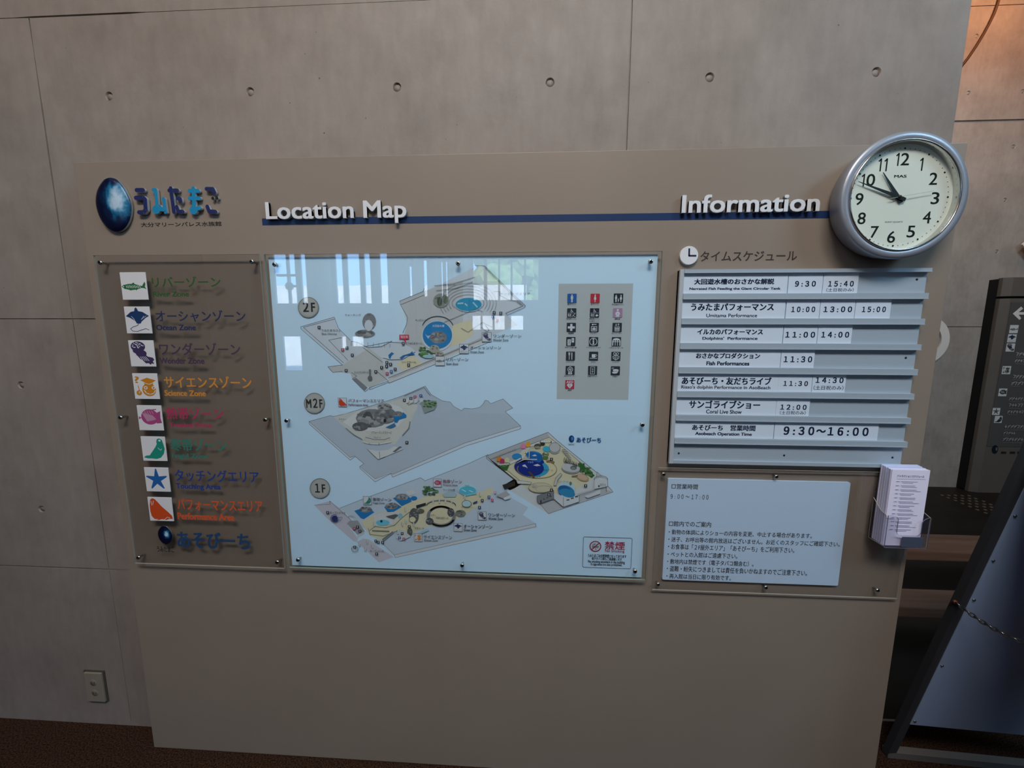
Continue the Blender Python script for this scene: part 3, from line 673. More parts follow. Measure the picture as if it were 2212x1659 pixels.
P.poly([(1525, 970), (1628, 970), (1628, 1017), (1590, 1017), (1608, 1085), (1570, 1017), (1525, 1017)], '#c03050'); P.text('現在地', (1537, 1010), (1617, 978), '#e6d2d8', .01)
P.ell((1207, 1440), 24, 28, '#646c74'); P.poly([(1195, 1345), (1217, 1345), (1215, 1425), (1200, 1425)], '#70787f')
minis(P, [(655, 890), (1015, 1190), (957, 1112), (948, 1357), (1270, 1370), (1390, 1270), (1387, 1312), (1430, 1290), (1625, 1298), (1480, 1342), (1333, 1325), (1567, 1065)], 15)
minis(P, [(910, 1133), (1393, 1390)], 15, '#b0304c'); minis(P, [(1437, 1368)], 15, '#1f5ea8')
P.v = R6; minis(P, [(422, 700), (490, 705)], 15); minis(P, [(405, 742)], 14, '#1f5ea8'); minis(P, [(453, 775)], 12, '#b0304c')
P.done('floor_plan', sheet, 'second floor plan, topmost on the map')
zone_mark('fish', R5, (1963, 1255), 50, 'リバーゾーン', (2030, 1258), (2270, 1222), 'River Zone', (2032, 1297), (2162, 1275), '#4a545c')
zone_mark('ray', R6, (108, 1075), 48, 'オーシャンゾーン', (172, 1080), (492, 1046), 'Ocean Zone', (172, 1117), (315, 1096), '#2a3a68')
zone_mark('jelly', R6, (343, 953), 48, 'ワンダーゾーン', (412, 958), (702, 925), 'Wonder Zone', (408, 993), (568, 972), '#3c3c66')

# ---- mezzanine
P = Print(SY, view=R7)
out = [(450, 465), (690, 400), (720, 410), (855, 380), (1390, 215), (1505, 175), (1740, 72), (1812, 170), (1845, 188), (1930, 235), (2020, 250), (2060, 300), (2145, 345), (2172, 320), (2180, 318)]
out2 = [(2260, 325), (2310, 318), (2350, 305), (2385, 270), (2405, 232), (2435, 234), (2470, 268), (2605, 214), (2715, 317), (2630, 355), (2800, 515)]
low = [(2800, 548), (2200, 735), (1380, 1085), (1360, 1045), (1185, 1137), (1015, 985), (1015, 965), (1060, 935), (965, 855), (908, 895), (455, 495)]
P.poly(out+out2+low, '#cfdbe8')
P.poly(out+out2+[(2800, 515), (2180, 710), (1380, 1052), (1355, 1030), (1185, 1100), (1020, 962), (1062, 935), (962, 850), (908, 865), (455, 468)], GR)
P.line(out+out2+low, .9, LN, True); P.line([(2800, 515), (2180, 705), (1382, 1052), (1360, 1040), (1185, 1102), (1015, 965)], .8, LN); P.line([(455, 468), (908, 865), (962, 850)], .8, LN)
P.poly([(800, 490), (725, 415), (855, 380), (1380, 240), (1520, 200), (1660, 290), (1600, 420), (1570, 540), (1480, 620), (1400, 720), (1100, 700), (960, 620)], '#cacfcd')
P.poly([(820, 470), (990, 345), (1350, 262), (1470, 300), (1540, 390), (1530, 420), (1430, 530), (1150, 570), (970, 572)], '#d3d9de'); P.line([(820, 470), (990, 345), (1350, 262), (1470, 300), (1540, 390), (1530, 420), (1430, 535), (1150, 550), (1110, 585), (970, 572), (820, 470)], 1.6, '#c7cdd3')
rocks(P, (1150, 430), 180, 105, 40); rocks(P, (1020, 520), 90, 50, 16, '#62676d'); rocks(P, (1300, 400), 130, 90, 20, '#777c82'); rocks(P, (1290, 300), 80, 40, 10, '#9a9ea2'); P.ell((1295, 455), 16, 22, '#2b3138')
P.poly([(1395, 410), (1460, 405), (1500, 360), (1535, 395), (1528, 420), (1455, 440), (1430, 478), (1400, 470)], BL); P.poly([(1300, 530), (1400, 480), (1420, 515), (1360, 540)], '#3f78a8'); rocks(P, (1440, 380), 55, 30, 8)
P.line([(865, 540), (950, 610), (1040, 660)], 2.2, '#8a9198'); P.line([(1575, 465), (1560, 540), (1490, 620)], 2.2, '#8a9198')
P.poly([(1050, 690), (1070, 640), (1150, 600), (1310, 570), (1360, 640), (1360, 690), (1230, 715), (1120, 710)], '#c4c8c4'); P.line([(1055, 690), (1120, 710), (1230, 715), (1360, 690)], 3, '#d5dade'); P.line([(1080, 640), (1180, 665), (1290, 665), (1350, 645)], 1.2, LN)
P.poly([(1100, 772), (1220, 885), (1300, 855), (1500, 770), (1400, 740), (1330, 780), (1200, 790)], '#d0d6da'); P.line([(1100, 772), (1220, 885), (1300, 855)], .8, LN); P.line([(1235, 800), (1240, 870)], 1, LN); P.poly([(1380, 800), (1460, 738), (1485, 745), (1410, 805)], '#6a727a')
P.text('パフォーマンスステージ', (1145, 600), (1370, 575), '#343c46'); P.text('プロムナード', (1170, 652), (1250, 632), '#343c46'); P.text('ウォーターフォール', (990, 395), (1095, 375), '#3f4750'); P.text('マゼラン', (785, 445), (865, 430), '#3f4750')
P.line([(1510, 180), (1730, 85), (1800, 175)], .8, LN); P.line([(1530, 230), (1560, 280), (1700, 225), (1720, 190)], .8, LN)
for x in (1545, 1590, 1640, 1700): P.poly([(x-18, 215), (x+18, 200), (x+18, 250), (x-18, 268)], '#cdd3d8')
minis(P, [(1513, 227), (1585, 208), (1540, 697)], 16); minis(P, [(1630, 192)], 15, '#b8305c'); minis(P, [(1695, 177)], 15, '#24489c')
P.poly([(1690, 250), (1760, 225), (1870, 235), (1870, 290), (1840, 335), (1735, 372)], '#8fa0a0'); leaves(P, (1785, 265), 85, 42)
P.done('floor_plan', sheet, 'mezzanine plan, in the middle of the map')
zone_mark('walrus', R7, (822, 252), 49, 'パフォーマンスエリア', (888, 250), (1280, 218), 'Performance Area', (888, 290), (1105, 268), '#c8402a', '#7a4a56')

# ---- first floor
P = Print(SY, view=RA)
out = [(495, 515), (760, 410), (1415, 168), (1465, 203), (1980, 0), (2180, -95), (2580, 230)]
P.poly(out+[(2480, 290), (2350, 345), (2640, 505), (2580, 590), (2725, 690), (2740, 735), (1125, 1075), (1115, 1045), (985, 920), (840, 800)], '#bfd0e2')
P.poly([(985, 940), (1120, 1045), (2725, 690), (2725, 725), (1125, 1078)], '#cfd5db'); P.line([(1120, 1045), (2725, 690), (2725, 725), (1125, 1078), (1115, 1045), (985, 920)], .8, LN); P.line(out, .9, LN)
P.poly([(205, 480), (380, 435), (495, 515), (640, 660), (575, 690), (700, 860), (690, 900), (650, 890), (330, 610)], '#c2c3d2'); P.line([(205, 480), (375, 470)], .8, LN); P.line([(380, 432), (620, 650)], 1.2, '#868e96'); P.line([(380, 432), (385, 475)], 1, LN)
P.poly([(575, 690), (610, 655), (700, 655), (780, 780), (720, 800), (700, 820)], '#9aa0a6'); P.poly([(700, 820), (775, 780), (775, 810), (690, 860)], '#c8ced4')
P.poly([(690, 900), (760, 860), (830, 870), (900, 930), (1110, 1070), (940, 1130), (800, 1000)], '#c4c5d2')
P.poly([(740, 670), (880, 590), (1200, 480), (1480, 380), (1700, 330), (1860, 360), (2100, 330), (2230, 270), (2230, 360), (2080, 480), (1960, 560), (1700, 720), (1500, 720), (1330, 800), (1170, 760), (980, 880), (840, 830)], CR)
P.poly([(880, 600), (1100, 530), (1205, 560), (1205, 600), (1080, 700), (900, 690)], '#cfd4d8')
for q, rc in ((((660, 545), (790, 500), (890, 560), (830, 600), (770, 640), (735, 630)), (790, 530)), (((1000, 500), (1120, 450), (1200, 500), (1110, 555), (1040, 560)), (1085, 490)), (((1100, 400), (1240, 350), (1310, 405), (1310, 440), (1200, 490), (1150, 440)), (1200, 385))):
    P.poly(q, BL); rocks(P, rc, 72, 36, 16)
P.poly([(1240, 330), (1320, 300), (1365, 345), (1290, 375)], '#cfd6dc'); P.ell((1340, 400), 36, 24, BL)
P.poly([(900, 650), (1000, 610), (1110, 640), (1110, 700), (900, 710)], '#cdd6dc'); P.ell((985, 678), 78, 34, CY); P.ell((970, 662), 14, 14, '#1d2c3c'); P.line([(830, 770), (900, 720), (1020, 735), (1120, 705), (1205, 620), (1290, 555)], 1.4, '#8b9299'); P.line([(820, 740), (840, 810), (990, 830), (1150, 770)], 1.4, '#8b9299')
for x in range(870, 1060, 14): P.ell((x, 770+(x-870)*.03), 6, 9, '#5a6168', 8)
P.poly([(1020, 605), (1130, 580), (1165, 590), (1110, 640), (1050, 625)], '#5c636a'); P.ell((1185, 600), 26, 30, '#8cc0d0')
rocks(P, (1340, 600), 55, 90, 18, '#5a5f66'); rocks(P, (1400, 545), 60, 30, 10, '#6b6a5e'); P.poly([(1365, 480), (1475, 450), (1475, 480), (1370, 515)], '#2a3440'); P.ell((1325, 640), 38, 34, CR); P.ellline((1325, 640), 38, 34, 1, '#6a6f66')
P.ell((1650, 605), 165, 122, '#7f868c'); P.ell((1650, 600), 128, 92, CR); P.ellline((1650, 600), 146, 106, 5, '#34547c', 215, 330); P.ellline((1650, 605), 150, 108, 4, '#4f5960', 20, 160); rocks(P, (1520, 660), 45, 38, 10, '#4e555c'); rocks(P, (1760, 560), 40, 50, 10, '#4e555c'); rocks(P, (1870, 570), 60, 40, 10, '#80857c'); P.ellline((1650, 480), 165, 60, 2, '#aab0b4', 180, 360)
for x in (1560, 1630, 1700, 1770): P.poly([(x-8, 400), (x+8, 400), (x+8, 455), (x-8, 455)], '#c9cfd0')
P.poly([(1660, 350), (1740, 315), (1830, 345), (1810, 385), (1690, 385)], '#a9c4d0'); P.ell((1950, 300), 104, 68, '#b5dbe6'); P.ell((1950, 312), 96, 50, '#55bcd8'); P.line([(1890, 300), (1930, 320)], 2, '#cde6ee'); P.line([(1970, 310), (2010, 325)], 2, '#cde6ee'); P.poly([(1920, 360), (2050, 330), (2050, 352), (1930, 372)], '#7cc8dc')
P.ell((1940, 460), 52, 38, '#b3d4de'); P.ellline((1940, 460), 52, 38, 1.2, '#7d858c'); P.poly([(2015, 445), (2060, 425), (2060, 450), (2010, 465)], '#274482')
leaves(P, (1480, 290), 50, 40); leaves(P, (1530, 325), 85, 42, 30); rocks(P, (1295, 775), 30, 45, 8, '#5f665c'); P.poly([(1390, 790), (1500, 740), (1515, 760), (1410, 805)], '#a3ccd4')
P.poly([(980, 860), (1100, 770), (1120, 780), (1000, 880)], '#8b9299'); P.line([(985, 870), (1100, 780)], 1.2, '#555c64'); P.poly([(1140, 840), (1240, 770), (1310, 830), (1190, 880)], '#c9cfd4')
for x, y in ((1245, 520), (1210, 690), (1160, 780), (890, 690), (810, 890), (870, 940), (725, 920), (790, 975), (1340, 690), (1250, 660), (1920, 380), (2095, 350)): P.poly([(x-7, y-22), (x+7, y-22), (x+7, y+22), (x-7, y+22)], '#ccd2d4'); P.line([(x-7, y-22), (x-7, y+22)], .6, LN)
P.ellline((672, 970), 36, 32, 1, LN); P.text('あざらし', (600, 610), (670, 590), '#4a525a'); P.text('オープンテラス', (390, 570), (565, 548), '#343c46'); P.text('オープンデッキ', (845, 1003), (1000, 985), '#343c46'); P.text('サンゴ大水槽', (1675, 310), (1808, 290), '#343c46'); P.text('イルカ', (1918, 260), (1968, 243), '#2a5a78'); P.text('うみたまホール', (1590, 628), (1735, 608), '#40464c'); P.text('学習ホール', (1350, 745), (1458, 725), '#343c46'); P.text('アートギャラリー', (1880, 510), (2020, 490), '#3c444c'); P.text('ペンギン', (1515, 595), (1590, 575), '#4a525a')
P.ell((445, 625), 34, 34, '#2a3470'); P.ellline((445, 625), 44, 42, 1.4, '#3c4676', 30, 300); P.scribble((480, 625), (530, 608), '#4a5280'); P.scribble((465, 655), (525, 638), '#4a5280')
minis(P, [(365, 557), (703, 720), (732, 768), (673, 948), (920, 1025), (938, 893), (988, 897), (912, 878), (1290, 715), (1210, 795), (2118, 418), (2087, 497)], 15); minis(P, [(668, 737), (1230, 855)], 14, '#b0304c'); minis(P, [(1180, 842), (2195, 378)], 14, '#1f4f94')
P.v = RB; minis(P, [(298, 485)], 15, '#1f4f94'); minis(P, [(335, 520)], 14, '#b8305c'); minis(P, [(368, 432)], 14, '#d09aa8'); P.poly([(375, 470), (490, 415), (540, 460), (460, 500)], '#a4a9b0'); P.poly([(460, 498), (540, 462), (540, 500), (475, 520)], '#cfd5db')
P.done('floor_plan', sheet, 'first floor plan, lowest on the map')
zone_mark('seal', RA, (808, 428), 48, '寒帯ゾーン', (870, 435), (1080, 400), 'Frigid Zone', (872, 468), (1005, 448), '#2f8474', '#5a626c')
zone_mark('butterfly', RA, (1605, 228), 47, '熱帯ゾーン', (1668, 230), (1885, 192), 'Tropical Zone', (1668, 265), (1835, 243), '#b04468', '#8a5f70')
zone_mark('science', RA, (1387, 850), 46, 'サイエンスゾーン', (1452, 862), (1770, 825), 'Science Zone', (1455, 890), (1610, 870), '#c8822c', '#6e747c')
zone_mark('ray', RA, (1840, 733), 48, 'オーシャンゾーン', (1905, 742), (2230, 705), 'Ocean Zone', (1905, 775), (2052, 752), '#22305a')
zone_mark('jelly', RB, (219, 708), 48, 'ワンダーゾーン', (288, 715), (592, 682), 'Wonder Zone', (290, 750), (455, 728), '#3f3f62')

# ---- the beach deck
P = Print(SY, view=R8)
P.poly([(260, 850), (945, 585), (1040, 670), (1480, 1030), (1600, 1080), (1605, 1170), (1668, 1232), (1668, 1250), (1100, 1420), (960, 1500), (440, 1180), (560, 1110), (380, 970)], '#cdd4da')
P.poly([(850, 1375), (1530, 1200), (1668, 1250), (950, 1490)], '#b9bec6'); P.line([(850, 1375), (950, 1490), (1668, 1250), (1605, 1175)], .9, LN)
P.poly([(390, 955), (550, 900), (700, 770), (960, 645), (1090, 735), (1460, 1065), (1380, 1150), (1240, 1230), (1000, 1270), (790, 1270), (570, 1100)], CR)
P.poly([(262, 850), (940, 590), (965, 640), (700, 745), (560, 900), (390, 945), (310, 890)], '#b3b8be')
P.line([(260, 850), (945, 585), (1050, 680), (1490, 1035)], 1.1, LN); P.line([(260, 850), (265, 880), (570, 1110)], 1.1, LN); P.line([(310, 885), (960, 640), (1090, 740), (1440, 1030)], .9, LN); P.line([(310, 885), (320, 910), (390, 955)], .8, LN)
leaves(P, (1330, 980), 60, 60); P.poly([(1290, 910), (1465, 1065), (1430, 1095), (1300, 990)], '#2f6a3a'); leaves(P, (1385, 1020), 70, 50); P.poly([(400, 960), (520, 940), (490, 1010), (450, 1010)], '#3c6b3c'); leaves(P, (450, 945), 50, 30)
P.ell((820, 985), 220, 105, '#d9d3b0', tilt=4); P.ellline((820, 985), 222, 107, 1.4, '#a89f80', 0, 360, 40, 4)
P.ell((785, 985), 172, 96, '#38a8d4', tilt=4); P.ell((735, 975), 165, 98, BD, tilt=6); P.poly([(820, 890), (885, 880), (905, 920), (850, 960), (800, 1000)], BD); P.ell((790, 840), 92, 46, '#2188c4', tilt=8); P.poly([(700, 820), (760, 800), (880, 835), (885, 890), (850, 920), (760, 900)], '#1668b4'); P.ell((600, 852), 54, 34, '#2a8fcc'); P.ell((930, 770), 44, 32, '#3fb4d8', tilt=15)
P.poly([(575, 940), (640, 900), (690, 880), (770, 885), (850, 890), (700, 880)], '#d8dcd6'); P.line([(390, 940), (520, 935), (650, 870), (700, 820), (740, 740), (860, 690), (980, 690), (1080, 720)], 3.2, '#d4d8d8'); P.line([(690, 835), (655, 885), (820, 885)], 2.2, '#d8dcdc'); P.line([(735, 870), (738, 780), (790, 730)], 1.6, '#c9ced2')
for l in ([(660, 950), (690, 940), (710, 965), (720, 985), (700, 970), (665, 962)], [(780, 950), (830, 935), (865, 955), (820, 960)], [(765, 845), (800, 828), (825, 845), (795, 850)]): P.poly(l, '#cfd8e4')
P.text('イルカ', (720, 925), (780, 905), '#c2d0e6'); P.text('砂浜プール', (895, 1015), (1002, 995), '#55605c'); P.poly([(720, 1020), (750, 1018), (805, 1085), (780, 1095)], '#5a4a38')
for k in range(16): a = radians(70+k*8.5); P.ell((790+185*cos(a), 990+92*sin(a)), 9, 6, '#8a7a58', 8)
P.ell((1020, 775), 60, 48, '#a8adb0'); P.ell((1020, 752), 60, 54, '#bfc3c8', 30); P.ellline((1020, 752), 60, 54, .9, LN); P.ell((1198, 992), 102, 52, '#8e9698', tilt=8); P.ell((1198, 978), 100, 46, '#c2c8ce', tilt=8); P.ell((1228, 978), 36, 24, '#5f6e70'); P.ell((1225, 982), 24, 14, '#86928e')
P.ell((1330, 1085), 72, 38, '#b59c80', tilt=20); P.ell((1325, 1080), 62, 28, '#c8b29c', tilt=20); P.poly([(1205, 1065), (1275, 1055), (1275, 1075), (1210, 1080)], '#8c7660')
leaves(P, (920, 825), 38, 26, 16); P.ell((915, 865), 34, 18, '#5b7a44'); P.ell((955, 905), 30, 14, '#8e7a5a'); P.ell((995, 915), 24, 12, '#8e7a5a'); P.ell((830, 735), 38, 26, '#5a5548'); P.ell((885, 712), 26, 18, '#3a3a34'); P.ell((830, 750), 34, 14, '#9a968a')
for x, y, c_ in ((402, 880, '#e08a2c'), (437, 905, '#b43468'), (492, 895, '#d6d2a8'), (672, 738, '#e08ab0'), (725, 720, '#dca838')): P.ell((x, y-4), 25, 28, c_, 20); P.poly([(x-25, y-4), (x+25, y-4), (x+25, y+24), (x-25, y+24)], c_)
for k in range(16): P.line([(340+k*16, 880-k*6.6), (342+k*16, 862-k*6.6)], .8, '#6a7076')
for k in range(22): x = 1130+k*7; P.line([(x, 860+k*3+(k % 3)*12), (x+random.uniform(-12, 14), 900+k*3), (x+4, 920+k*1.5)], .9, '#4c5256')
for k in range(5): P.poly([(1100+k*18, 775+k*20), (1145+k*14, 775+k*22), (1150+k*14, 800+k*22), (1108+k*18, 800+k*20)], '#a9aeac'); P.line([(1100+k*18, 775+k*20), (1145+k*14, 775+k*22)], .7, LN)
P.line([(1010, 1170), (1030, 1090), (1080, 1035), (1100, 1050), (1050, 1110), (1035, 1170)], 1.2, '#7f878c', True); P.poly([(1012, 1168), (1032, 1092), (1080, 1038), (1098, 1050), (1050, 1110), (1035, 1168)], '#c4c8c8')
P.ell((1150, 1200), 95, 78, '#b5d4e2'); P.ell((1145, 1235), 95, 62, '#2a86bc', tilt=18); P.ell((1130, 1215), 70, 40, '#225fa4', tilt=18); P.text('リリープール', (1055, 1140), (1170, 1120), '#5a666e'); P.ell((1195, 1150), 14, 22, '#6f7a5c')
P.poly([(1020, 1290), (1245, 1260), (1290, 1290), (1290, 1350), (1115, 1410), (1010, 1320)], '#cdd4dc'); P.line([(1115, 1300), (1115, 1410), (1010, 1320)], .9, LN); P.line([(1115, 1410), (1290, 1352), (1290, 1280)], .9, LN); P.ell((1160, 1255), 88, 46, '#2f8cba', tilt=16)
for x, y in ((1158, 1333), (1174, 1330), (1207, 1315), (1222, 1311), (1252, 1297), (1268, 1294)): P.ell((x, y), 8, 8, '#2a3440', 10)
P.poly([(825, 1285), (1008, 1225), (1008, 1320), (850, 1375), (825, 1350)], '#7b828a'); P.line([(825, 1285), (1008, 1225), (1008, 1320), (850, 1375), (825, 1350)], .8, '#40484f', True); P.poly([(860, 1335), (872, 1332), (872, 1368), (860, 1370)], '#20262c')
for x, y in ((900, 1322), (938, 1305), (977, 1292)): P.ell((x, y), 6, 6, '#20262c', 10)
P.ell((860, 1195), 130, 55, '#c9c6ae'); P.ellline((860, 1195), 130, 55, .9, '#8f9084'); rocks(P, (795, 1180), 34, 26, 8, '#b9bab0'); P.ellline((900, 1210), 90, 36, .8, '#a3a396'); P.poly([(590, 1110), (760, 1130), (750, 1155), (610, 1150)], '#cdd2d4'); P.line([(590, 1110), (760, 1135), (755, 1155)], .8, LN)
P.poly([(440, 1165), (575, 1120), (582, 1170), (465, 1215)], '#3a3c3c')
for k in range(9): P.line([(448+k*14, 1168-k*5), (466+k*14, 1208-k*5)], 1.0, '#1d2022')
P.ellline((1530, 1100), 74, 34, 1, LN); P.poly([(1458, 1110), (1605, 1110), (1605, 1180), (1460, 1210)], '#d0d6dc'); P.line([(1605, 1090), (1605, 1180), (1250, 1290)], .8, LN); P.line([(1590, 1180), (1590, 1240)], 1, LN); P.text('あそびーち', (1522, 1182), (1585, 1148), '#2a4468'); P.ell((1508, 1178), 8, 12, '#1a2a44', 12); P.poly([(1350, 1290), (1525, 1215), (1525, 1260), (1385, 1310)], '#cfd6de'); P.line([(1480, 1070), (1490, 1020), (1540, 1070)], .8, LN)
minis(P, [(983, 880), (983, 1222), (955, 1273), (1362, 1173)], 16)
P.done('floor_plan', sheet, 'colourful beach deck plan beside the mezzanine plan')
P = Print(SY-.002, view=R8); P.ell((1207, 658), 30, 38, '#103a78'); P.ell((1215, 655), 14, 22, '#3f86c0'); P.text('うみたまご', (1168, 728), (1245, 708), '#1c4478', .02); P.text('あそびーち', (1262, 698), (1536, 645), '#1a4c88', .03); P.done('deck_title', sheet, 'blue egg mark with lettering above the beach deck')

# ---- round floor badges
for s_, c0, r0, box in (('2F', (666, 664), 22.5, ((655, 674), (680, 652))), ('M2F', (679, 871), 22.5, ((662, 881), (696, 861))), ('1F', (691, 1055), 22, ((681, 1064), (702, 1045)))):
    P = Print(SY-.0025); P.ell(c0, r0, r0, '#7d8284', 40); P.ell((c0[0], c0[1]), r0-1.6, r0-1.6, '#a9adab', 40); P.ell((c0[0]+1, c0[1]-1), r0-4, r0-4, '#b2b6b4', 40); P.text(s_.translate(FULL), *box, '#2e3234', .035); P.done('floor_badge', sheet, 'grey round badge reading %s' % s_)

# ---- facility pictograms
P = Print(SY); x0, z1 = at(1207, 613, SY); x1, z0 = at(1357, 864, SY); P.raw([(x0, z0), (x1, z0), (x1, z1), (x0, z1)], '#b4bdc2'); P.done('legend_field', sheet, 'pale grey field under the pictograms')
V7 = View(1180, 600, 8.508); V8 = View(1180, 730, 8.508)
W_ = '#ccd4de'; D_ = '#1a2632'
def man(P, u, v, h, c, dress=False):
    """a standing figure: centre u, top v, height h (unit square, v downwards)"""
    r = h*.09; P.ellz(P.U(u, v+r), r*P.sx, r*P.sx, c, 14); q = h
    if dress: pts = [(-.07, .2), (.07, .2), (.12, .3), (.19, .62), (.12, .66), (.07, .66), (.06, 1), (-.06, 1), (-.07, .66), (-.12, .66), (-.19, .62), (-.12, .3)]
    else: pts = [(-.14, .2), (.14, .2), (.18, .26), (.18, .58), (.13, .58), (.12, .34), (.115, .34), (.115, 1), (.015, 1), (.015, .62), (-.015, .62), (-.015, 1), (-.115, 1), (-.115, .34), (-.12, .34), (-.13, .58), (-.18, .58), (-.18, .26)]
    P.raw([P.U(u+a*q*.85, v+b_*q) for a, b_ in pts], c)
def pictogram(i, v, tl, br, bgc, cap, cl, crr, cap2=None):
    P = Print(SY-.001, view=v); x0, z1 = P.w(tl); x1, z0 = P.w(br); s_ = .0265; xc, zc = (x0+x1)/2, (z0+z1)/2; x0, z1 = xc-s_/2, zc+s_/2; P.sx = s_
    P.U = lambda u, w: (x0+u*s_, z1-w*s_)
    a = .06; arc = []
    for cx, cz, t0 in ((1-a, 1-a, 0), (a, 1-a, 90), (a, a, 180), (1-a, a, 270)): arc += [(cx+a*cos(radians(t0+k*30)), cz+a*sin(radians(t0+k*30))) for k in range(4)]
    P.raw([P.U(u, 1-w) for u, w in arc], bgc)
    R = lambda pts, c=W_: P.raw([P.U(*p) for p in pts], c)
    Ln = lambda pts, w=.05, c=W_, cl_=False: P.rawline([P.U(*p) for p in pts], w*s_, c, cl_)
    El = lambda u, w, r1, r2=None, c=W_: P.ellz(P.U(u, w), r1*s_, (r2 or r1)*s_, c, 22)
    if i == 0: man(P, .5, .08, .84, W_)
    elif i == 1: man(P, .5, .08, .84, W_, True)
    elif i == 2: man(P, .25, .15, .76, W_); man(P, .77, .15, .76, W_, True); man(P, .5, .52, .4, W_, True)
    elif i in (3, 4):
        El(.47, .33, .11); El(.47, .33, .075, None, bgc); Ln([(.44, .1), (.47, .28), (.58, .3), (.64, .4)], .045); El(.44, .1, .035); Ln([(.08, .5), (.92, .5)], .02); Ln([(.5, .5), (.5, .96)], .02); man(P, .16, .56, .38, W_, True); man(P, .34, .56, .38, W_)
        if i == 3: Ln([(.6, .9), (.7, .72), (.82, .58)], .05); Ln([(.66, .78), (.78, .84), (.88, .92)], .05); El(.86, .6, .04)
        else: R([(.6, .78), (.72, .64), (.8, .66), (.94, .8), (.8, .84), (.72, .92)])
    elif i == 5: El(.5, .19, .11); R([(.3, .42), (.5, .32), (.7, .42), (.76, .62), (.66, .76), (.68, .92), (.3, .92), (.36, .76), (.24, .62)]); Ln([(.42, .58), (.5, .66), (.6, .56)], .035, bgc)
    elif i == 6: R([(.38, .12), (.62, .12), (.62, .38), (.88, .38), (.88, .62), (.62, .62), (.62, .88), (.38, .88), (.38, .62), (.12, .62), (.12, .38), (.38, .38)])
    elif i == 7: Ln([(.3, .16), (.72, .16)], .07); El(.32, .18, .08); Ln([(.2, .4), (.78, .4), (.78, .88), (.2, .88)], .06, W_, True); R([(.3, .56), (.68, .56), (.68, .78), (.3, .78)]); Ln([(.42, .56), (.42, .5), (.56, .5), (.56, .56)], .035)
    elif i == 8: Ln([(.38, .1), (.38, .28)], .05); R([(.26, .22), (.5, .22), (.38, .33)]); Ln([(.64, .12), (.64, .32)], .05); R([(.52, .18), (.76, .18), (.64, .07)]); Ln([(.26, .42), (.74, .42), (.74, .9), (.26, .9)], .05, W_, True); [man(P, u, .48, .38, W_) for u in (.36, .5, .64)]
    elif i == 9: R([(.14, .26), (.5, .26), (.5, .92), (.14, .92)]); R([(.58, .12), (.86, .12), (.86, .6), (.58, .6)]); Ln([(.24, .42), (.4, .42)], .06, bgc); Ln([(.32, .55), (.32, .66)], .08, bgc); Ln([(.16, .78), (.48, .78)], .04, bgc); Ln([(.72, .25), (.72, .42)], .05, bgc)
    elif i == 10: El(.48, .5, .42); El(.48, .5, .36, None, bgc); El(.48, .24, .085); R([(.38, .38), (.56, .38), (.56, .74), (.62, .8), (.36, .8), (.42, .74), (.42, .44), (.38, .44)])
    elif i == 11: R([(.06, .42), (.14, .24), (.3, .14), (.5, .11), (.7, .14), (.86, .24), (.94, .42), (.94, .94), (.06, .94)]); [El(u, .42, .075, None, bgc) for u in (.26, .5, .74)]; [R([(u-.09, .54), (u+.09, .54), (u+.09, .94), (u-.09, .94)], bgc) for u in (.26, .5, .74)]
    elif i == 12: R([(.26, .1), (.46, .1), (.44, .36), (.4, .42), (.4, .9), (.33, .9), (.33, .42), (.28, .36)]); Ln([(.36, .1), (.36, .26)], .02, bgc); R([(.6, .1), (.7, .12), (.7, .9), (.62, .9), (.6, .5)])
    elif i == 13: R([(.3, .28), (.72, .28), (.7, .6), (.64, .66), (.38, .66), (.32, .6)]); El(.76, .42, .12); El(.76, .42, .07, None, bgc); Ln([(.12, .73), (.88, .73)], .06)
    elif i == 14: Ln([(.18, .5), (.5, .38), (.84, .5), (.8, .74), (.5, .92), (.22, .74)], .05, W_, True); Ln([(.5, .4), (.5, .92)], .06); [El(u, .22, .15) for u in (.36, .66)]; [El(u, .22, .1, None, bgc) for u in (.36, .66)]; Ln([(.34, .56), (.34, .8)], .05); Ln([(.67, .56), (.67, .8)], .05)
    elif i == 15: El(.5, .4, .3); El(.5, .4, .24, None, bgc); [El(u, w, .065) for u, w in ((.4, .44), (.55, .5), (.6, .36), (.46, .32))]; R([(.34, .66), (.66, .66), (.74, .94), (.26, .94)]); El(.5, .78, .07, None, bgc); R([(.38, .12), (.62, .12), (.5, .05)])
    elif i == 16: Ln([(.28, .1), (.72, .1), (.72, .9), (.28, .9)], .05, W_, True); R([(.42, .3), (.58, .3), (.56, .4), (.44, .4)]); El(.5, .58, .08); El(.5, .58, .04, None, bgc); Ln([(.5, .62), (.5, .8)], .04)
    elif i == 17: El(.55, .46, .32, .15); El(.45, .7, .3, .12); R([(.18, .6), (.84, .5), (.8, .66), (.3, .66)]); Ln([(.12, .3), (.14, .18), (.34, .16)], .04); Ln([(.2, .36), (.22, .26)], .03); Ln([(.3, .34), (.32, .24)], .03); Ln([(.24, .6), (.8, .56)], .03, bgc)
    elif i == 18: a_, b_ = P.U(.12, .34), P.U(.88, .08); P.textz('AED', a_[0], a_[1], b_[0], b_[1], W_, .03); El(.36, .55, .17); El(.64, .55, .17); R([(.2, .62), (.5, .5), (.8, .62), (.5, .94)]); Ln([(.54, .5), (.46, .64), (.55, .66), (.47, .82)], .04, bgc)
    P.text(cap, cl, crr, '#25303a', .02)
    if cap2: P.text(*cap2, '#25303a', .01)
    P.done('pictogram', sheet, cap2 and None)
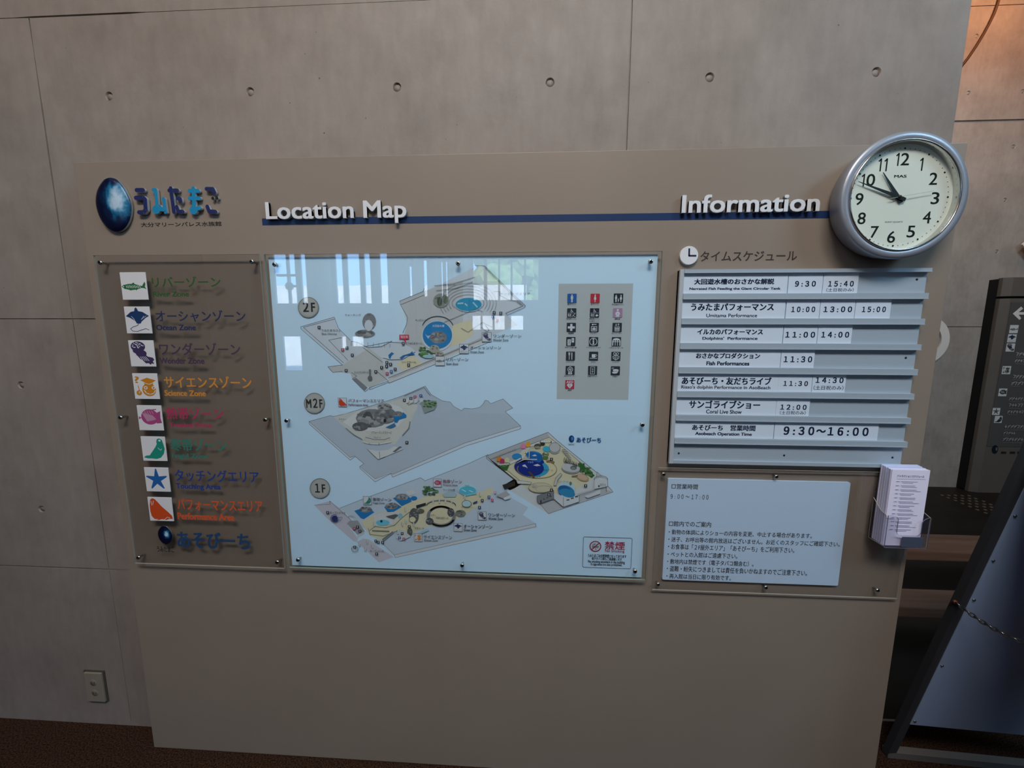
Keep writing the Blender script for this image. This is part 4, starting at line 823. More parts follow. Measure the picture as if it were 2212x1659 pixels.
PIC = [(V7, (390, 297), (555, 462), '#1a5ca8', '男子トイレ', (390, 503), (548, 473)), (V7, (812, 297), (983, 462), '#b82a3c', '女子トイレ', (817, 503), (970, 473)), (V7, (1240, 290), (1412, 460), D_, 'みんなのトイレ', (1205, 503), (1430, 473)),
       (V7, (385, 565), (550, 728), D_, '多目的トイレ', (370, 770), (558, 738)), (V7, (805, 565), (970, 728), D_, '多目的トイレ', (790, 770), (978, 738)), (V7, (1228, 565), (1398, 728), '#a884a8', '授乳室', (1258, 773), (1358, 742)),
       (V7, (377, 833), (543, 993), D_, '救護室', (405, 1035), (508, 1005)), (V7, (797, 833), (963, 995), D_, 'ロッカー', (812, 1035), (935, 1005)), (V7, (1218, 833), (1387, 995), D_, 'エレベーター', (1203, 1035), (1390, 1007)),
       (V8, (370, -12), (533, 145), D_, 'チケット売り場', (343, 190), (555, 160)), (V8, (787, -12), (950, 148), D_, 'インフォメーション', (732, 188), (1002, 162)), (V8, (1207, -12), (1370, 150), D_, 'レクチャールーム', (1157, 193), (1412, 165)),
       (V8, (363, 255), (527, 412), D_, 'レストラン', (363, 453), (512, 424)), (V8, (787, 255), (950, 415), D_, 'カフェ', (822, 457), (905, 428)), (V8, (1197, 258), (1362, 418), D_, 'ショップ', (1217, 457), (1335, 430)),
       (V8, (358, 517), (520, 675), D_, 'ガチャコーナー', (325, 713), (545, 687)), (V8, (768, 517), (935, 680), D_, '充電スポット', (760, 718), (938, 690)), (V8, (1187, 523), (1352, 683), D_, '手洗い', (1217, 720), (1315, 692)), (V8, (352, 778), (512, 937), '#b02a44', 'AED', (392, 973), (465, 947))]
for i, q in enumerate(PIC): pictogram(i, q[0], q[1], q[2], q[3], q[4], q[5], q[6], ('（介護用ベッド）', (792, 808), (972, 785)) if i == 4 else None)

# ---- no smoking notice
P = Print(SY-.001, view=RB); c4 = [P.w(q) for q in ((1372, 945), (1925, 962), (1912, 1308), (1362, 1293))]; x0 = (c4[0][0]+c4[3][0])/2; x1 = (c4[1][0]+c4[2][0])/2; z1 = (c4[0][1]+c4[1][1])/2; z0 = (c4[2][1]+c4[3][1])/2
P.rawline([(x0+.003, z0), (x1-.003, z0), (x1, z0+.003), (x1, z1-.003), (x1-.003, z1), (x0+.003, z1), (x0, z1-.003), (x0, z0+.003)], .0013, '#46526a', True)
c = P.w((1507, 1055)); r = .0182
P.ellz(c, r, r, '#8c2440', 36); P.ellz(c, r*.83, r*.83, '#c3ced9', 36)
k_ = lambda u, v: (c[0]+u*r, c[1]+v*r)
P.rawline([k_(-.55, -.02), k_(.55, -.02)], .0022, '#232a34'); P.rawline([k_(-.55, -.22), k_(.5, -.22)], .0018, '#232a34'); P.rawline([k_(-.5, .1), k_(-.4, .4), k_(-.1, .45), k_(-.05, .6)], .0014, '#232a34'); P.rawline([k_(-.3, .1), k_(-.2, .3), k_(.1, .32)], .0014, '#232a34'); P.ellz(k_(.1, -.52), .0016, .0016, '#232a34', 10)
P.rawline([k_(-.6, -.6), k_(.6, .6)], .0032, '#8c2440')
P.text('禁煙', (1612, 1088), (1845, 1003), '#a82c4a', .012); P.text('No Smoking', (1617, 1128), (1838, 1095), '#8c3450'); P.text('うみたまごは全館禁煙となっております', (1420, 1175), (1860, 1152), '#2a3240', .02); P.text('電子タバコ類もご遠慮願います', (1465, 1208), (1810, 1188), '#2a3240', .02); P.text('No smoking anywhere in the building', (1423, 1248), (1842, 1222), '#2a3240', .02); P.text('E-cigarettes are also prohibited.', (1455, 1276), (1812, 1254), '#2a3240', .02)
P.done('smoking_notice', sheet, 'framed red no smoking notice')

# ================================================================== SCHEDULE BOARD
sch = thing('schedule_board', (1.958, -.01, 1.1215), 'grey aluminium time schedule board with seven card tracks, under the wall clock', 'board')
ROWZ = [(1.6725, 1.617), (1.6008, 1.548), (1.5316, 1.478), (1.4618, 1.409), (1.392, 1.3393), (1.323, 1.2697), (1.253, 1.2003), (1.184, 1.1315)]
bm = NB(); bm_box(bm, 1.6255, 2.2880, -.0115, -.0005, 1.1215, 1.6815); obj('back_plate', bm, ALU, sch)
bm = NB(); bm_box(bm, 1.6255, 1.6372, -.0205, -.0005, 1.1215, 1.683); bevel(bm, .0008, 1); obj('side_rail', bm, ALUE, sch)
for a, c_ in [(1.6830, ROWZ[0][0])]+[(ROWZ[i][1], ROWZ[i+1][0]) for i in range(7)]+[(ROWZ[7][1], 1.1215)]:
    bm = NB()
    if c_ > 1.13: bm_box(bm, 1.6372, 2.2905, -.0215, -.0110, c_, a); bm_box(bm, 1.6372, 2.2905, -.0228, -.0210, c_, c_+.0022)
    else: bm_box(bm, 1.6372, 2.2885, -.0175, -.0110, c_, a)
    obj('track_rail', bm, [ALU], sch)
for x, z in [at(*View(1420, 780, 3.814)(q), -.012) for q in ((177, 760), (1045, 777), (1938, 795))]+[at(1957, 773, -.012), at(1981, 603.5, -.012)]:
    bm = NB(); bm_lathe(bm, (x, z), [(0, -.0128), (.0022, -.0128), (.0032, -.0115)], 12); obj('screw', bm, DARK, sch)
V4 = View(1700, 560, 6.379); V5 = View(1420, 780, 3.814)
NAMES = [('大回遊水槽のおさかな解説', V3, (505, 605), (1615, 520), .02, 'Narrated Fish Feeding the Giant Circular Tank', V3, (440, 688), (1700, 640), .02, 'giant tank feeding talk'),
         ('うみたまパフォーマンス', V3, (460, 965), (1612, 862), .012, 'Umitama Performance', V3, (672, 1055), (1378, 1005), 0, 'aquarium show'),
         ('イルカのパフォーマンス', V3, (548, 1293), (1460, 1218), .02, "Dolphins'  Performance", V3, (618, 1375), (1383, 1325), .015, 'dolphin show'),
         ('おさかなプロダクション', V3, (530, 1622), (1420, 1550), .02, 'Fish Performances', V5, (403, 35), (760, 3), .02, 'fish show'),
         ('あそびーち・友だちライブ', V5, (200, 192), (943, 135), .012, "Risso's dolphin Performance in AsoBeach", V5, (195, 234), (932, 205), 0, 'beach dolphin show'),
         ('サンゴライブショー', V5, (258, 388), (850, 328), .012, 'Coral Live Show', V5, (400, 432), (697, 403), .004, 'coral show'),
         ('あそびーち　営業時間', V5, (285, 570), (810, 530), .012, 'Asobeach Operation Time', V5, (310, 617), (780, 590), .02, 'beach opening hours')]
TXT = '#14213a'
def card(x0, x1, z0, z1, texts, name, label, group):
    bm = NB(); bm_box(bm, x0+.0006, x1-.0006, -.0150, -.0120, z0+.0006, z1-.0006)
    o = obj(name, bm, CARD); tag(o, label, 'schedule card', group)
    P = Print(-.0152)
    for t, v, lb, rt, bo in texts: P.v = v; P.text(t, lb, rt, TXT, bo)
    P.done('lettering', o, 'navy lettering'); return o
for i, n in enumerate(NAMES):
    card(1.638, 1.9215, ROWZ[i][1], ROWZ[i][0], [(n[0], n[1], n[2], n[3], n[4]+.024), (n[5], n[6], n[7], n[8], n[9]+.018)], 'title_card', 'wide white card naming the %s, in track %s of the schedule' % (n[10], ('one', 'two', 'three', 'four', 'five', 'six', 'seven')[i]), 'title cards of the schedule')
SAT = '（土日祝のみ）'
TIMES = [(0, 1.9225, 2.0148, '9:30', V4, (108, 378), (402, 298), None), (0, 2.0152, 2.1085, '15:40', V4, (565, 378), (925, 298), (V4, (540, 449), (922, 396))),
         (1, 1.9232, 2.0142, '10:00', V4, (57, 730), (393, 652), None), (1, 2.0146, 2.1080, '13:00', V4, (500, 730), (902, 650), None), (1, 2.1084, 2.2027, '15:00', V4, (1030, 730), (1368, 652), None),
         (2, 1.9225, 2.0152, '11:00', V4, (-25, 1080), (392, 1000), None), (2, 2.0156, 2.1080, '14:00', V4, (470, 1080), (862, 1000), None), (3, 1.9220, 2.0141, '11:30', V4, (-48, 1420), (352, 1338), None),
         (4, 1.9205, 2.0145, '11:30', V5, (1037, 205), (1243, 165), None), (4, 2.0149, 2.1065, '14:30', V5, (1302, 180), (1537, 135), (V5, (1285, 237), (1535, 203))), (5, 1.9210, 2.0148, '12:00', V5, (1012, 400), (1232, 360), (V5, (1008, 441), (1223, 411))), (6, 1.9225, 2.2119, '9:30～16:00', V5, (1037, 608), (1745, 548), None)]
for i, x0, x1, t, v, lb, rt, sub in TIMES:
    tx_ = [(t.replace(':', ' : ').translate(FULL), v, lb, rt, .04)]
    if sub: tx_.append((SAT, sub[0], sub[1], sub[2], .006))
    card(x0, x1, ROWZ[i][1], ROWZ[i][0], tx_, 'time_card', 'white card reading %s%s, beside the %s card' % (t.replace('～', ' to '), ' with a weekend note' if sub else '', NAMES[i][10]), 'time cards of the schedule')

# ================================================================== NOTICE PANEL
noa = thing('acrylic_cover', (1.96, -.012, .7075), 'clear acrylic cover screwed over the white visitor notice', 'sign panel')
obj('acrylic_sheet', slab(1.5985, 2.332, .7075, 1.1055, -.0135, -.0095), [ACRYL2, AEDGE], noa)
SCR2 = screw_mesh(.0058, .0045, .012)
screws([(1434, 1025), (1678, 1030), (1422, 1263), (1655, 1270), (1897, 1276)], -.0137, noa, SCR2)
x, z = at(1434, 1025, -.0135); o = bpy.data.objects.new('screw', SCR2); COL.objects.link(o); o.parent = noa; o.location = Vector((2.318, -.0137, z))-org(noa)
ns = NB(); x0, x1, z0, z1 = 1.6300, 2.1592, .7398, 1.0705
pts = []
for cx, cz, t0 in ((x1-.004, z1-.004, 0), (x0+.004, z1-.004, 90), (x0+.004, z0+.004, 180), (x1-.004, z0+.004, 270)): pts += [(cx+.004*cos(radians(t0+k*30)), cz+.004*sin(radians(t0+k*30))) for k in range(4)]
bm_prism(ns, pts, -.0080, -.0006); notice = tag(obj('notice_sheet', ns, PAPER), 'white notice of opening hours and house rules under clear acrylic', 'notice')
V6 = View(1400, 1000, 3.568); P = Print(-.0082, view=V6)
for t, lb, rt in (('□営業時間', (180, 200), (385, 165)), ('9 : 00 ～ 17 : 00', (172, 276), (467, 247)), ('□館内でのご案内', (160, 488), (487, 455)), ('・動物の体調によりショーの内容を変更、中止する場合があります。', (158, 550), (1265, 543)), ('・迷子、お呼出等の館内放送はございません。お近くのスタッフにご確認下さい。', (155, 607), (1480, 607)), ('・お食事は「2F屋外エリア」「あそびーち」をご利用下さい。', (152, 665), (1130, 652)), ('・ペットとの入館はご遠慮下さい。', (149, 722), (690, 699)), ('・敷地内は禁煙です（電子タバコ類含む）。', (146, 778), (815, 760)), ('・盗難・紛失につきましては責任を負いかねますのでご注意下さい。', (143, 834), (1228, 827)), ('・再入館は当日に限り有効です。', (140, 890), (640, 868))):
    P.text(t.translate({k_: v_ for k_, v_ in FULL.items() if k_ != 32}), lb, rt, '#252c38', .010)
P.done('lettering', notice, 'dark printed lettering')

# ================================================================== LEAFLETS IN THE HOLDER
hx0, hx1, hz0 = 2.2205, 2.3355, .9035
hol = thing('leaflet_holder', (2.278, -.035, hz0), 'clear plastic holder full of leaflets, on the board edge under the schedule', 'holder')
bm = NB(); bm_box(bm, hx0, hx1, -.0165, -.0140, hz0, 1.06); obj('back_wall', bm, CLEAR, hol)
bm = NB(); bm_box(bm, hx0, hx1, -.0680, -.0165, hz0, hz0+.0025); obj('base', bm, CLEAR, hol)
for s_, x in ((0, hx0), (1, hx1-.0022)):
    bm = NB(); a = [(-.0165, hz0+.0025), (-.0680, hz0+.0025), (-.0680, .995), (-.045, 1.004), (-.0165, 1.03)]
    v0 = [bm.verts.new((x, y, z)) for y, z in a]; v1 = [bm.verts.new((x+.0022, y, z)) for y, z in a]
    bm.faces.new(v0); bm.faces.new(v1[::-1])
    for i in range(5): bm.faces.new((v0[i], v0[(i+1) % 5], v1[(i+1) % 5], v1[i])).material_index = 1
    obj('side_wall', bm, [CLEAR, AEDGE], hol)
arc = lambda cx, cz, r, t0, t1: [(cx+r*cos(radians(t0+(t1-t0)*k/6)), cz+r*sin(radians(t0+(t1-t0)*k/6))) for k in range(7)]
bm = NB(); bm_prism(bm, [(hx0, hz0), (hx1, hz0), (hx1, .9950)]+arc(hx1-.010, .985, .010, 90, 90)+arc(hx1-.006, .978, .016, 100, 180)+arc(hx1-.034, .953, .012, 0, -90)+arc(hx0+.040, .953, .012, 270, 180)+arc(hx0+.014, .985, .014, 0, 80)+[(hx0, 1.0)], -.0702, -.0680, 0, 1)
obj('front_wall', bm, [CLEAR, mat('holder_edge', '#6a6a84', .3)], hol)
bm = NB(); bm_box(bm, 2.268, 2.325, -.0678, -.0660, hz0+.0026, .936); obj('insert', bm, mat('insert_grey', '#5b6578', .5), hol, label='grey plastic insert')
NL = 16
for i in range(NL):
    f = i == NL-1; y = -.0185-i*.00265; lean = .004 if f else random.uniform(0, .003); zt = 1.133-random.uniform(0, .0025)*(not f)-.0025*i/NL
    xa = 2.2275-.0055*i/NL+random.uniform(-.0006, .0006); bm = NB()
    xs = [(xa, y), (xa+.05, y-.0004), (xa+.1, y)]
    q = [[bm.verts.new((x, yy-dy, z)) for x, yy in xs for dy in (0, .0021)] for z, _ in ((hz0+.0028, 0), (zt, 0))]
    for r_ in (0, 2): bm.faces.new((q[0][r_], q[0][r_+2], q[1][r_+2], q[1][r_])); bm.faces.new((q[0][r_+1], q[0][r_+3], q[1][r_+3], q[1][r_+1]))
    for L_ in q: bm.faces.new((L_[0], L_[2], L_[3], L_[1])); bm.faces.new((L_[2], L_[4], L_[5], L_[3]))
    bm.faces.new((q[0][0], q[0][1], q[1][1], q[1][0])); bm.faces.new((q[0][4], q[0][5], q[1][5], q[1][4]))
    o = obj('leaflet', bm, LEAF if f or i % 3 else mat('leaflet_paper_blue', '#bccff5', .7, 0, .2))
    tag(o, 'front printed leaflet in the clear holder, with a list of show times' if f else 'white leaflet stacked behind the printed front one in the holder', 'leaflet', 'leaflets in the clear holder')
    if f:
        P = Print(y-.0029); w_ = .1
        P.textz('アトラクションスケジュール', xa+.014, zt-.0215, xa+.086, zt-.0145, '#55507a', .015); P.rawline([(xa+.014, zt-.026), (xa+.09, zt-.026)], .0006, '#7a76a0')
        for k in range(13):
            z = zt-.034-k*.0118
            for a_, b_, h_ in ((.014, .022, .0022), (.027, .065 if k % 2 else .07, .002)): P.rawline([(xa+a_, z), (xa+b_, z)], h_*.55, '#7d79a2')
            P.rawline([(xa+.03, z-.004), (xa+.058+.012*(k % 3), z-.004)], .0009, '#8683aa')
        P.done('lettering', o, 'small violet printed lines')

# ================================================================== WALL CLOCK
cc = (2.1575, 1.8548)
clk = thing('wall_clock', (cc[0], -.03, cc[1]-.156), 'round silver wall clock showing ten to eleven, on the board corner', 'clock')
bm = NB(); bm_lathe(bm, cc, [(.137, -.0005), (.145, -.014), (.1535, -.048), (.1550, -.058), (.1525, -.0635), (.1390, -.0645), (.1355, -.0620)], 96); obj('case', bm, SILVER, clk)
bm = NB(); bm_lathe(bm, cc, [(.1355, -.0620), (.1350, -.0660), (.1330, -.0675), (.1312, -.0650), (.1308, -.0580), (.1308, -.0480)], 96); obj('bezel', bm, CHROME, clk)
bm = NB(); bm_lathe(bm, cc, [(.1330, -.048), (0, -.048)], 96); obj('dial', bm, DIAL, clk)
DY = -.0482
P = Print(DY)
for k in range(60):
    a = radians(k*6); p = (cc[0]+.1195*sin(a), cc[1]+.1195*cos(a)); r = .0024 if k % 5 == 0 else .0011
    P.ellz(p, r, r, '#1c2622', 10)
P.done('minute_track', clk, 'black minute dots')
NUM = [((767, 340), (905, 478)), ((1015, 393), (1058, 530)), ((1100, 545), (1207, 685)), ((1122, 752), (1222, 888)), ((1033, 955), (1138, 1090)), ((866, 1107), (970, 1237)), ((662, 1163), (757, 1295)), ((483, 1110), (580, 1243)), ((343, 965), (452, 1100)), ((325, 762), (420, 897)), ((402, 560), (543, 697)), ((582, 400), (677, 535))]
VC = View(1780, 260, 4.879)
for k in range(12):
    tl, br = NUM[k]; P = Print(DY, view=VC); x0, z0 = P.w((tl[0]+8, br[1])); x1, z1 = P.w((br[0]-8, tl[1])); xc, zc = (x0+x1)/2, (z0+z1)/2
    n_ = str(12 if k == 0 else k); w_ = (.013, .0225, .0225)[0] if n_ == '1' else None
    hh = .0148; ww = {'1': .0045, '11': .0105, '12': .0152, '10': .0156}.get(n_, .0100)
    # a plain upright 1, the other digits from the typeface
    if n_ in ('1', '11'):
        for xo in ((0,) if n_ == '1' else (-.0072, .0072)): P.rawline([(xc+xo, zc-hh), (xc+xo, zc+hh-.001), (xc+xo-.005, zc+hh-.006)], .0034, '#161f1c')
    elif n_ in ('10', '12'):
        P.rawline([(xc-ww*.78, zc-hh), (xc-ww*.78, zc+hh-.001), (xc-ww*.78-.005, zc+hh-.006)], .0034, '#161f1c'); P.textz(n_[1], xc-ww*.38, zc-hh, xc+ww, zc+hh, '#161f1c', .010)
    else: P.textz(n_, xc-ww, zc-hh, xc+ww, zc+hh, '#161f1c', .010)
    P.done('numeral', clk)
P = Print(DY, view=VC); P.text('MAS', (737, 605), (873, 573), '#2a332f', .03); P.text('SILENT QUARTZ', (640, 1082), (832, 1062), '#5a625d', .01); P.done('dial_print', clk, 'small dark print on the dial')
hc = at(*VC((792, 808)), -.054); HC = (hc[0], hc[1])
def hand(tip, w0, w1, y, name, m, tail=.02):
    t = Vector(at(*VC(tip), y)); h_ = Vector(HC); d = (t-h_).normalized(); n = Vector((-d.y, d.x)); bm = NB()
    bm_prism(bm, [tuple(h_-d*tail+n*w0*.8), tuple(h_-d*tail-n*w0*.8), tuple(h_-n*w0), tuple(t-n*w1), tuple(t+n*w1), tuple(h_+n*w0)], y, y+.0009); obj(name, bm, m, clk)
HB = mat('hand_black', '#121a1a', .4)
hand((625, 548), .0052, .0007, -.0520, 'hour_hand', HB, .016); hand((362, 643), .0050, .0004, -.0540, 'minute_hand', HB, .018)
hand((1160, 742), .0005, .0003, -.0558, 'second_hand', mat('hand_pale', '#b8beb8', .4), .024)
bm = NB(); bm_lathe(bm, HC, [(0, -.0580), (.004, -.0575), (.0045, -.0505)], 20); obj('hub', bm, HB, clk)
bm = NB(); bm_lathe(bm, cc, [(.1312, -.0600), (.09, -.0620), (.045, -.0632), (0, -.0635)], 64); obj('cover_glass', bm, CLOCKGLASS, clk)

# ================================================================== POWER OUTLET
ou = thing('power_outlet', (-.432, .062, .107), 'pale double power outlet low on the concrete wall', 'outlet')
bm = NB(); bm_box(bm, -.474, -.392, .0670, WY+.004, .104, .234); obj('back_box', bm, mat('outlet_box', '#4c453c', .7), ou)
bm = NB(); bm_box(bm, -.467, -.398, .0600, .0670, .108, .229); bevel(bm, .0012); obj('cover_plate', bm, mat('outlet_ivory', '#8a8274', .5), ou)
for z in (.190, .147):
    bm = NB(); bm_lathe(bm, (-.4325, z), [(0, .0590), (.0125, .0590), (.0135, .0601)], 24); s_ = obj('socket', bm, mat('outlet_socket', '#7b7366', .5), ou)
    P = Print(.0588)
    for dx in (-.005, .005): P.raw([(-.4325+dx-.0009, z-.004), (-.4325+dx+.0009, z-.004), (-.4325+dx+.0009, z+.004), (-.4325+dx-.0009, z+.004)], '#241f1a')
    P.done('slot', s_)

# ================================================================== A-FRAME STAND
st = thing('a_frame_stand', (2.85, -.11, 0), 'grey metal folding stand with a blue-grey panel and chain, beside the board', 'sign stand')
apex = Vector((0, -.128, 1.24)); LEN = .62
bd = Vector((.9989, -.047, 0))                     # along the bars
def fr(u, t, side, off=0):
    """point on a leaning frame: u along the bar, t up the leg (0 foot .. 1 apex); off forwards of the frame"""
    foot = Vector((2.5, .124, 0)) if side > 0 else Vector((2.5, -.372, 0))
    top = Vector((2.5, -.115, 1.24)) if side > 0 else Vector((2.5, -.133, 1.24))
    return foot+(top-foot)*t+bd*u+Vector((0, -off, 0))
def beam(bm, a, c_, wx, wy, up):
    d = (c_-a).normalized(); s_ = d.cross(up).normalized(); w2 = s_.cross(d).normalized(); q = []
    for p in (a, c_): q.append([bm.verts.new(p+s_*sx*wx/2+w2*sy*wy/2) for sx, sy in ((-1, -1), (1, -1), (1, 1), (-1, 1))])
    for i in range(4): bm.faces.new((q[0][i], q[0][(i+1) % 4], q[1][(i+1) % 4], q[1][i]))
    bm.faces.new(q[0][::-1]); bm.faces.new(q[1])
for side in (1, -1):
    for u in (.012, LEN-.012):
        bm = NB(); beam(bm, fr(u, .004, side), fr(u, 1, side), .026, .022, Vector((0, 1, 0))); obj('leg', bm, AFRAME, st)
    bm = NB(); beam(bm, fr(.0, .012, side), fr(LEN, .012, side), .026, .024, Vector((0, 0, 1))); obj('crossbar', bm, mat('stand_bar', '#7f7d7b', .4, .5), st)
    bm = NB(); beam(bm, fr(0, .99, side), fr(LEN, .99, side), .024, .020, Vector((0, 0, 1))); obj('top_bar', bm, AFRAME, st)
for side in (1, -1):
    bm = NB(); o_ = .013 if side > 0 else -.013
    q = [fr(.022, .145, side, o_), fr(LEN-.022, .145, side, o_), fr(LEN-.022, .96, side, o_), fr(.022, .96, side, o_)]
    v0 = [bm.verts.new(p) for p in q]; v1 = [bm.verts.new(p+Vector((0, .002, 0))) for p in q]; bm.faces.new(v0); bm.faces.new(v1[::-1])
    for i in range(4): bm.faces.new((v0[i], v0[(i+1) % 4], v1[(i+1) % 4], v1[i]))
    pn = obj('panel', bm, APANEL, st)
    if side > 0:
        for t in (.16, .37, .585, .70, .82, .93):
            p = fr(.030, t, side, .0135); bm = NB(); bmesh.ops.create_uvsphere(bm, u_segments=10, v_segments=6, radius=.0042, matrix=Matrix.Translation(p)); obj('rivet', bm, STEEL, pn)
bm = NB(); a = fr(.0, .573, 1, .012); c_ = fr(.03, .573, -1, -.012); N_ = 17
a = Vector((2.493, -.018, .708)); c_ = Vector((2.505, -.232, .735)); mid = lambda t: a+(c_-a)*t+Vector((0, 0, -.022*4*t*(1-t)))
for k in range(N_):
    p, q = mid(k/N_), mid((k+1)/N_); d = (q-p).normalized(); m = (p+q)/2; s_ = d.orthogonal().normalized() if k % 2 else d.cross(d.orthogonal()).normalized(); L_ = (q-p).length*.68
    bm_tube(bm, [m+d*L_*cos(t)+s_*.0046*sin(t) for t in (2*pi*j/12 for j in range(13))], .0017, 6, 0, False)
obj('chain', bm, STEEL, st, label='steel link chain')
bm = NB(); bmesh.ops.create_uvsphere(bm, u_segments=10, v_segments=8, radius=.006, matrix=Matrix.Translation(a)); obj('chain_eye', bm, mat('copper_eye', '#8a5a44', .4, .7), st)

# ================================================================== BENCH, TOTEM AND FAR WALL
be = thing('wooden_bench', (3.6, .68, 0), 'low bench of two brown wooden slats, behind the board', 'bench')
bm = NB(); bm_box(bm, 2.5, 4.7, .800, .987, .350, .400); bevel(bm, .006); obj('slat', bm, WOOD, be)
bm = NB(); bm_box(bm, 2.5, 4.7, .372, .494, .352, .400); bevel(bm, .006); obj('slat', bm, WOOD, be)
for x in (2.62, 4.55):
    bm = NB(); bm_box(bm, x-.02, x+.02, .39, .97, .31, .352); obj('bearer', bm, BLACK, be)
    for y in (.43, .93): bm = NB(); bm_box(bm, x-.02, x+.02, y-.02, y+.02, 0, .31); obj('leg', bm, BLACK, be)

to = thing('totem_sign', (5.85, 2.65, 0), 'tall grey directory totem with white arrow, against the far wall', 'sign')
TX0, TX1, TYF = 5.462, 6.42, 2.60
bm = NB(); bm_box(bm, TX0-.012, TX1+.012, 2.655, FY, 0, 2.012); obj('back_frame', bm, BLACK, to)
def tprof(z0, z1, m, name):
    bm = NB(); v = [[bm.verts.new((x, y, z)) for x, y in ((TX0, 2.66), (TX0, 2.625), (TX0+.06, TYF), (TX1-.06, TYF), (TX1, 2.625), (TX1, 2.66))] for z in (z0, z1)]
    for i in range(6): bm.faces.new((v[0][i], v[0][(i+1) % 6], v[1][(i+1) % 6], v[1][i]))
    bm.faces.new(v[0][::-1]); bm.faces.new(v[1]); obj(name, bm, m, to)
tprof(.0, 1.835, TOTEM, 'body'); tprof(1.855, 2.02, TOTEM, 'cap')
bm = NB(); bm_box(bm, TX0+.07, TX1-.07, TYF-.004, TYF, .46, 1.80); face = obj('sign_face', bm, TOTEMF, to, label='dark grey sign face')
TV = View(2090, 560, 5.53); TW = View(2080, 840, 7.54); TY = TYF-.0045
P = Print(TY, view=TV, step=1e-4); P.poly([(540, 650), (640, 565), (665, 590), (610, 632), (720, 632), (720, 662), (610, 662), (642, 705), (620, 725)], '#d6cfca'); P.done('arrow_mark', face, 'white arrow')
for v, c_, hf, kd, col_ in ((TV, (557, 832), 46, 'fish', '#33434a'), (TV, (533, 942), 46, 'ray', '#20304c'), (TV, (515, 1052), 46, 'jelly', '#2c2f40'), (TV, (467, 1322), 46, 'science', '#40403c'), (TV, (423, 1588), 44, 'butterfly', '#3c3c3c'), (TW, (545, 365), 55, 'star', '#565453'), (TW, (580, 495), 55, 'seal', '#26343c')):
    P = Print(TY, view=v, step=1e-4); x0, z1 = P.w((c_[0]-hf, c_[1]-hf)); x1, z0 = P.w((c_[0]+hf, c_[1]+hf)); s_ = ((x1-x0)+(z1-z0))/2
    P.raw([(x0, z1-s_), (x0+s_, z1-s_), (x0+s_, z1), (x0, z1)], '#c6c8c6'); glyph(P, kd, x0, z1, s_, s_, col_, '#c6c8c6'); P.done('icon_tile', face)
P = Print(TY, view=TV, step=1e-4)
for (lx, by, rx, tp) in ((580, 1150, 720, 1115), (565, 1228, 720, 1198), (540, 1420, 720, 1385), (520, 1500, 720, 1465)): P.scribble((lx, by), (rx, tp), '#b4b4b2')
for (lx, y, rx) in ((572, 1168, 720), (562, 1248, 690), (532, 1440, 640), (516, 1515, 620)): P.line([(lx, y), (rx, y+4)], 1.6, '#8e8e8c')
P.v = TW
for (lx, by, rx, tp) in ((745, 182, 1010, 140), (735, 285, 1010, 242), (715, 392, 1010, 352), (665, 635, 1010, 592), (645, 735, 830, 700), (630, 840, 1010, 800)): P.scribble((lx, by), (rx, tp), '#a8aaa8')
for (lx, y, rx) in ((735, 205, 940), (725, 310, 910), (708, 415, 875), (652, 662, 1010), (632, 758, 745), (628, 868, 945)): P.line([(lx, y), (rx, y+5)], 1.4, '#8a8c8a')
P.done('lettering', face, 'pale lines of small lettering')
P = Print(TY, view=TW, step=1e-4); P.ell((525, 985), 50, 68, '#101a22', tilt=8); P.ell((548, 980), 16, 30, '#56616a'); [P.poly([(x, 1020), (x+85, 1022), (x+80, 1055), (x-4, 1053)], '#1f262c') for x in (625, 770, 890)]; P.done('egg_mark', face, 'dark egg logo')

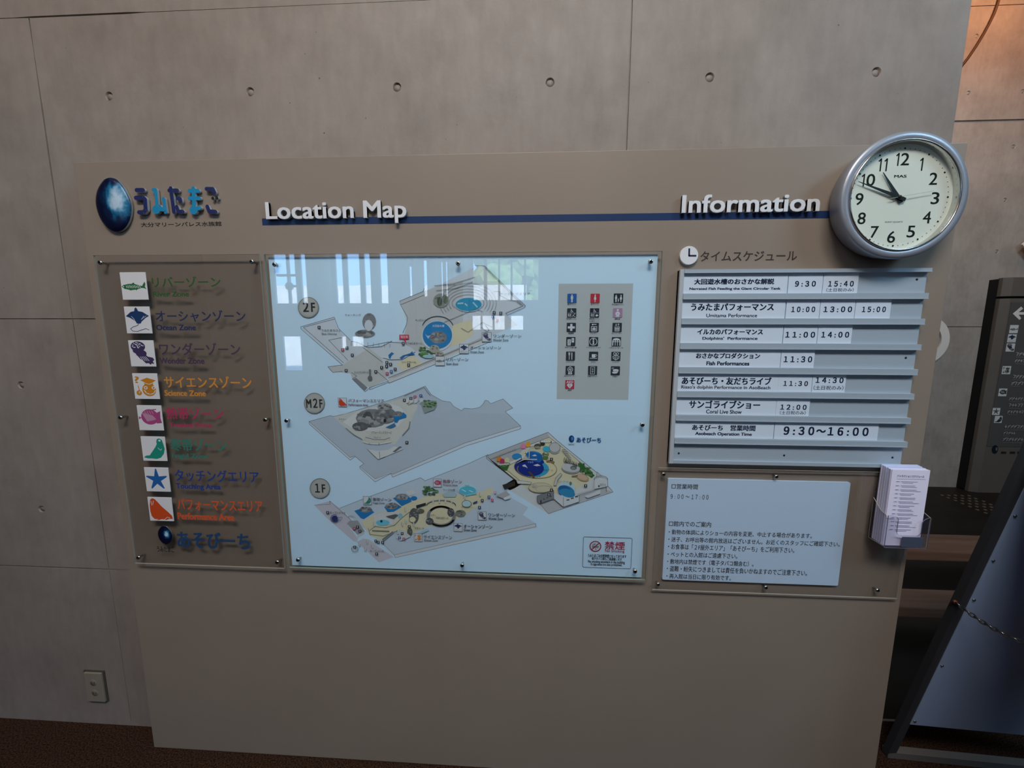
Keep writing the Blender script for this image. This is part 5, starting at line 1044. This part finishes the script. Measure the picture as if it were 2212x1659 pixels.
# white ring sign, diamond sign and a tube drawn as a shadow line on the far wall
rc, ro, ri = (4.935, 1.452), .232, .160
bm = NB(); bm_lathe(bm, rc, [(ri, FY-.002), (ri, FY-.014), (ro, FY-.014), (ro, FY-.002)], 64, 0, False); bm_lathe(bm, rc, [(ro, FY-.002), (ri, FY-.002)], 64, 0, False)
tag(obj('ring_sign', bm, mat('ring_white', '#d4d2cc', .6)), 'white ring sign half hidden behind the board edge', 'sign')
bm = NB(); h_ = .20; c_ = Vector((5.62+h_*1.35, 2.318)); bm_prism(bm, [(c_.x-h_*1.35, c_.y), (c_.x, c_.y-h_*1.35), (c_.x+h_*1.35, c_.y), (c_.x, c_.y+h_*1.35)], FY-.055, FY-.045)
dsn = tag(obj('diamond_sign', bm, mat('diamond_white', '#dcdcde', .5)), 'white diamond shaped sign above the totem', 'sign')
bm = NB(); bm_tube(bm, [(c_.x, FY-.046, c_.y), (c_.x, FY+.002, c_.y)], .03, 14); obj('bracket', bm, STEEL, dsn)
bm = NB(); V0 = View(1960, 0, 5.028); cp = [(1010, -60), (988, 20), (945, 140), (885, 265), (830, 365), (745, 505), (660, 630), (590, 715), (480, 850)]
cpw = [at(*V0(p), FY-.012) for p in cp]; bm_tube(bm, [(x, FY-.012, z) for x, z in cpw], .010, 10); tag(obj('shadow_line', bm, mat('shadow_line_brown', '#4a3020', .6)), 'dark tube drawn as a curved shadow line on the orange lit concrete', 'shadow_line')  # dark tube imitates a curved shadow line on the wall
# small discs standing in for spots of light on the dark floor
DOT = View(1980, 1020, 7.539); first = None
for q in [(415, 375), (525, 378), (633, 378), (742, 383), (855, 384), (515, 417), (630, 420), (745, 424), (860, 426), (963, 430), (633, 461), (745, 465), (862, 467), (972, 470), (1090, 473), (747, 511), (865, 516), (978, 518), (1102, 520), (1205, 525), (867, 561), (980, 562), (1102, 563), (1220, 569), (1343, 572), (990, 612), (1118, 613), (1228, 617), (1357, 619), (1125, 663), (1242, 665), (1365, 667), (1253, 715)]:
    px, py = DOT(q); d = FW+RT*((px-1106)/FPX)-UP*((py-829.5)/FPX); p = CAM+d*(-CAM.z/d.z)
    if first is None:
        bm = NB(); n = 14; rr = [[bm.verts.new((r*cos(2*pi*k/n), r*sin(2*pi*k/n), z)) for k in range(n)] for r, z in ((.012, 0), (.011, .004), (.007, .005))]
        for a_, b_ in zip(rr, rr[1:]):
            for k in range(n): bm.faces.new((a_[k], a_[(k+1) % n], b_[(k+1) % n], b_[k]))
        bm.faces.new(rr[-1]); bm.faces.new(rr[0][::-1])
        first = o = obj('light_dot', bm, mat('light_dot_metal', '#756b5c', .4, .5), loc=(0, 0, 0))
    else: o = first.copy(); COL.objects.link(o)
    o.location = (p.x, p.y, -.001); tag(o, 'small disc standing in for a spot of light on the dark floor before the totem', 'light dot', 'light dots on the dark floor')
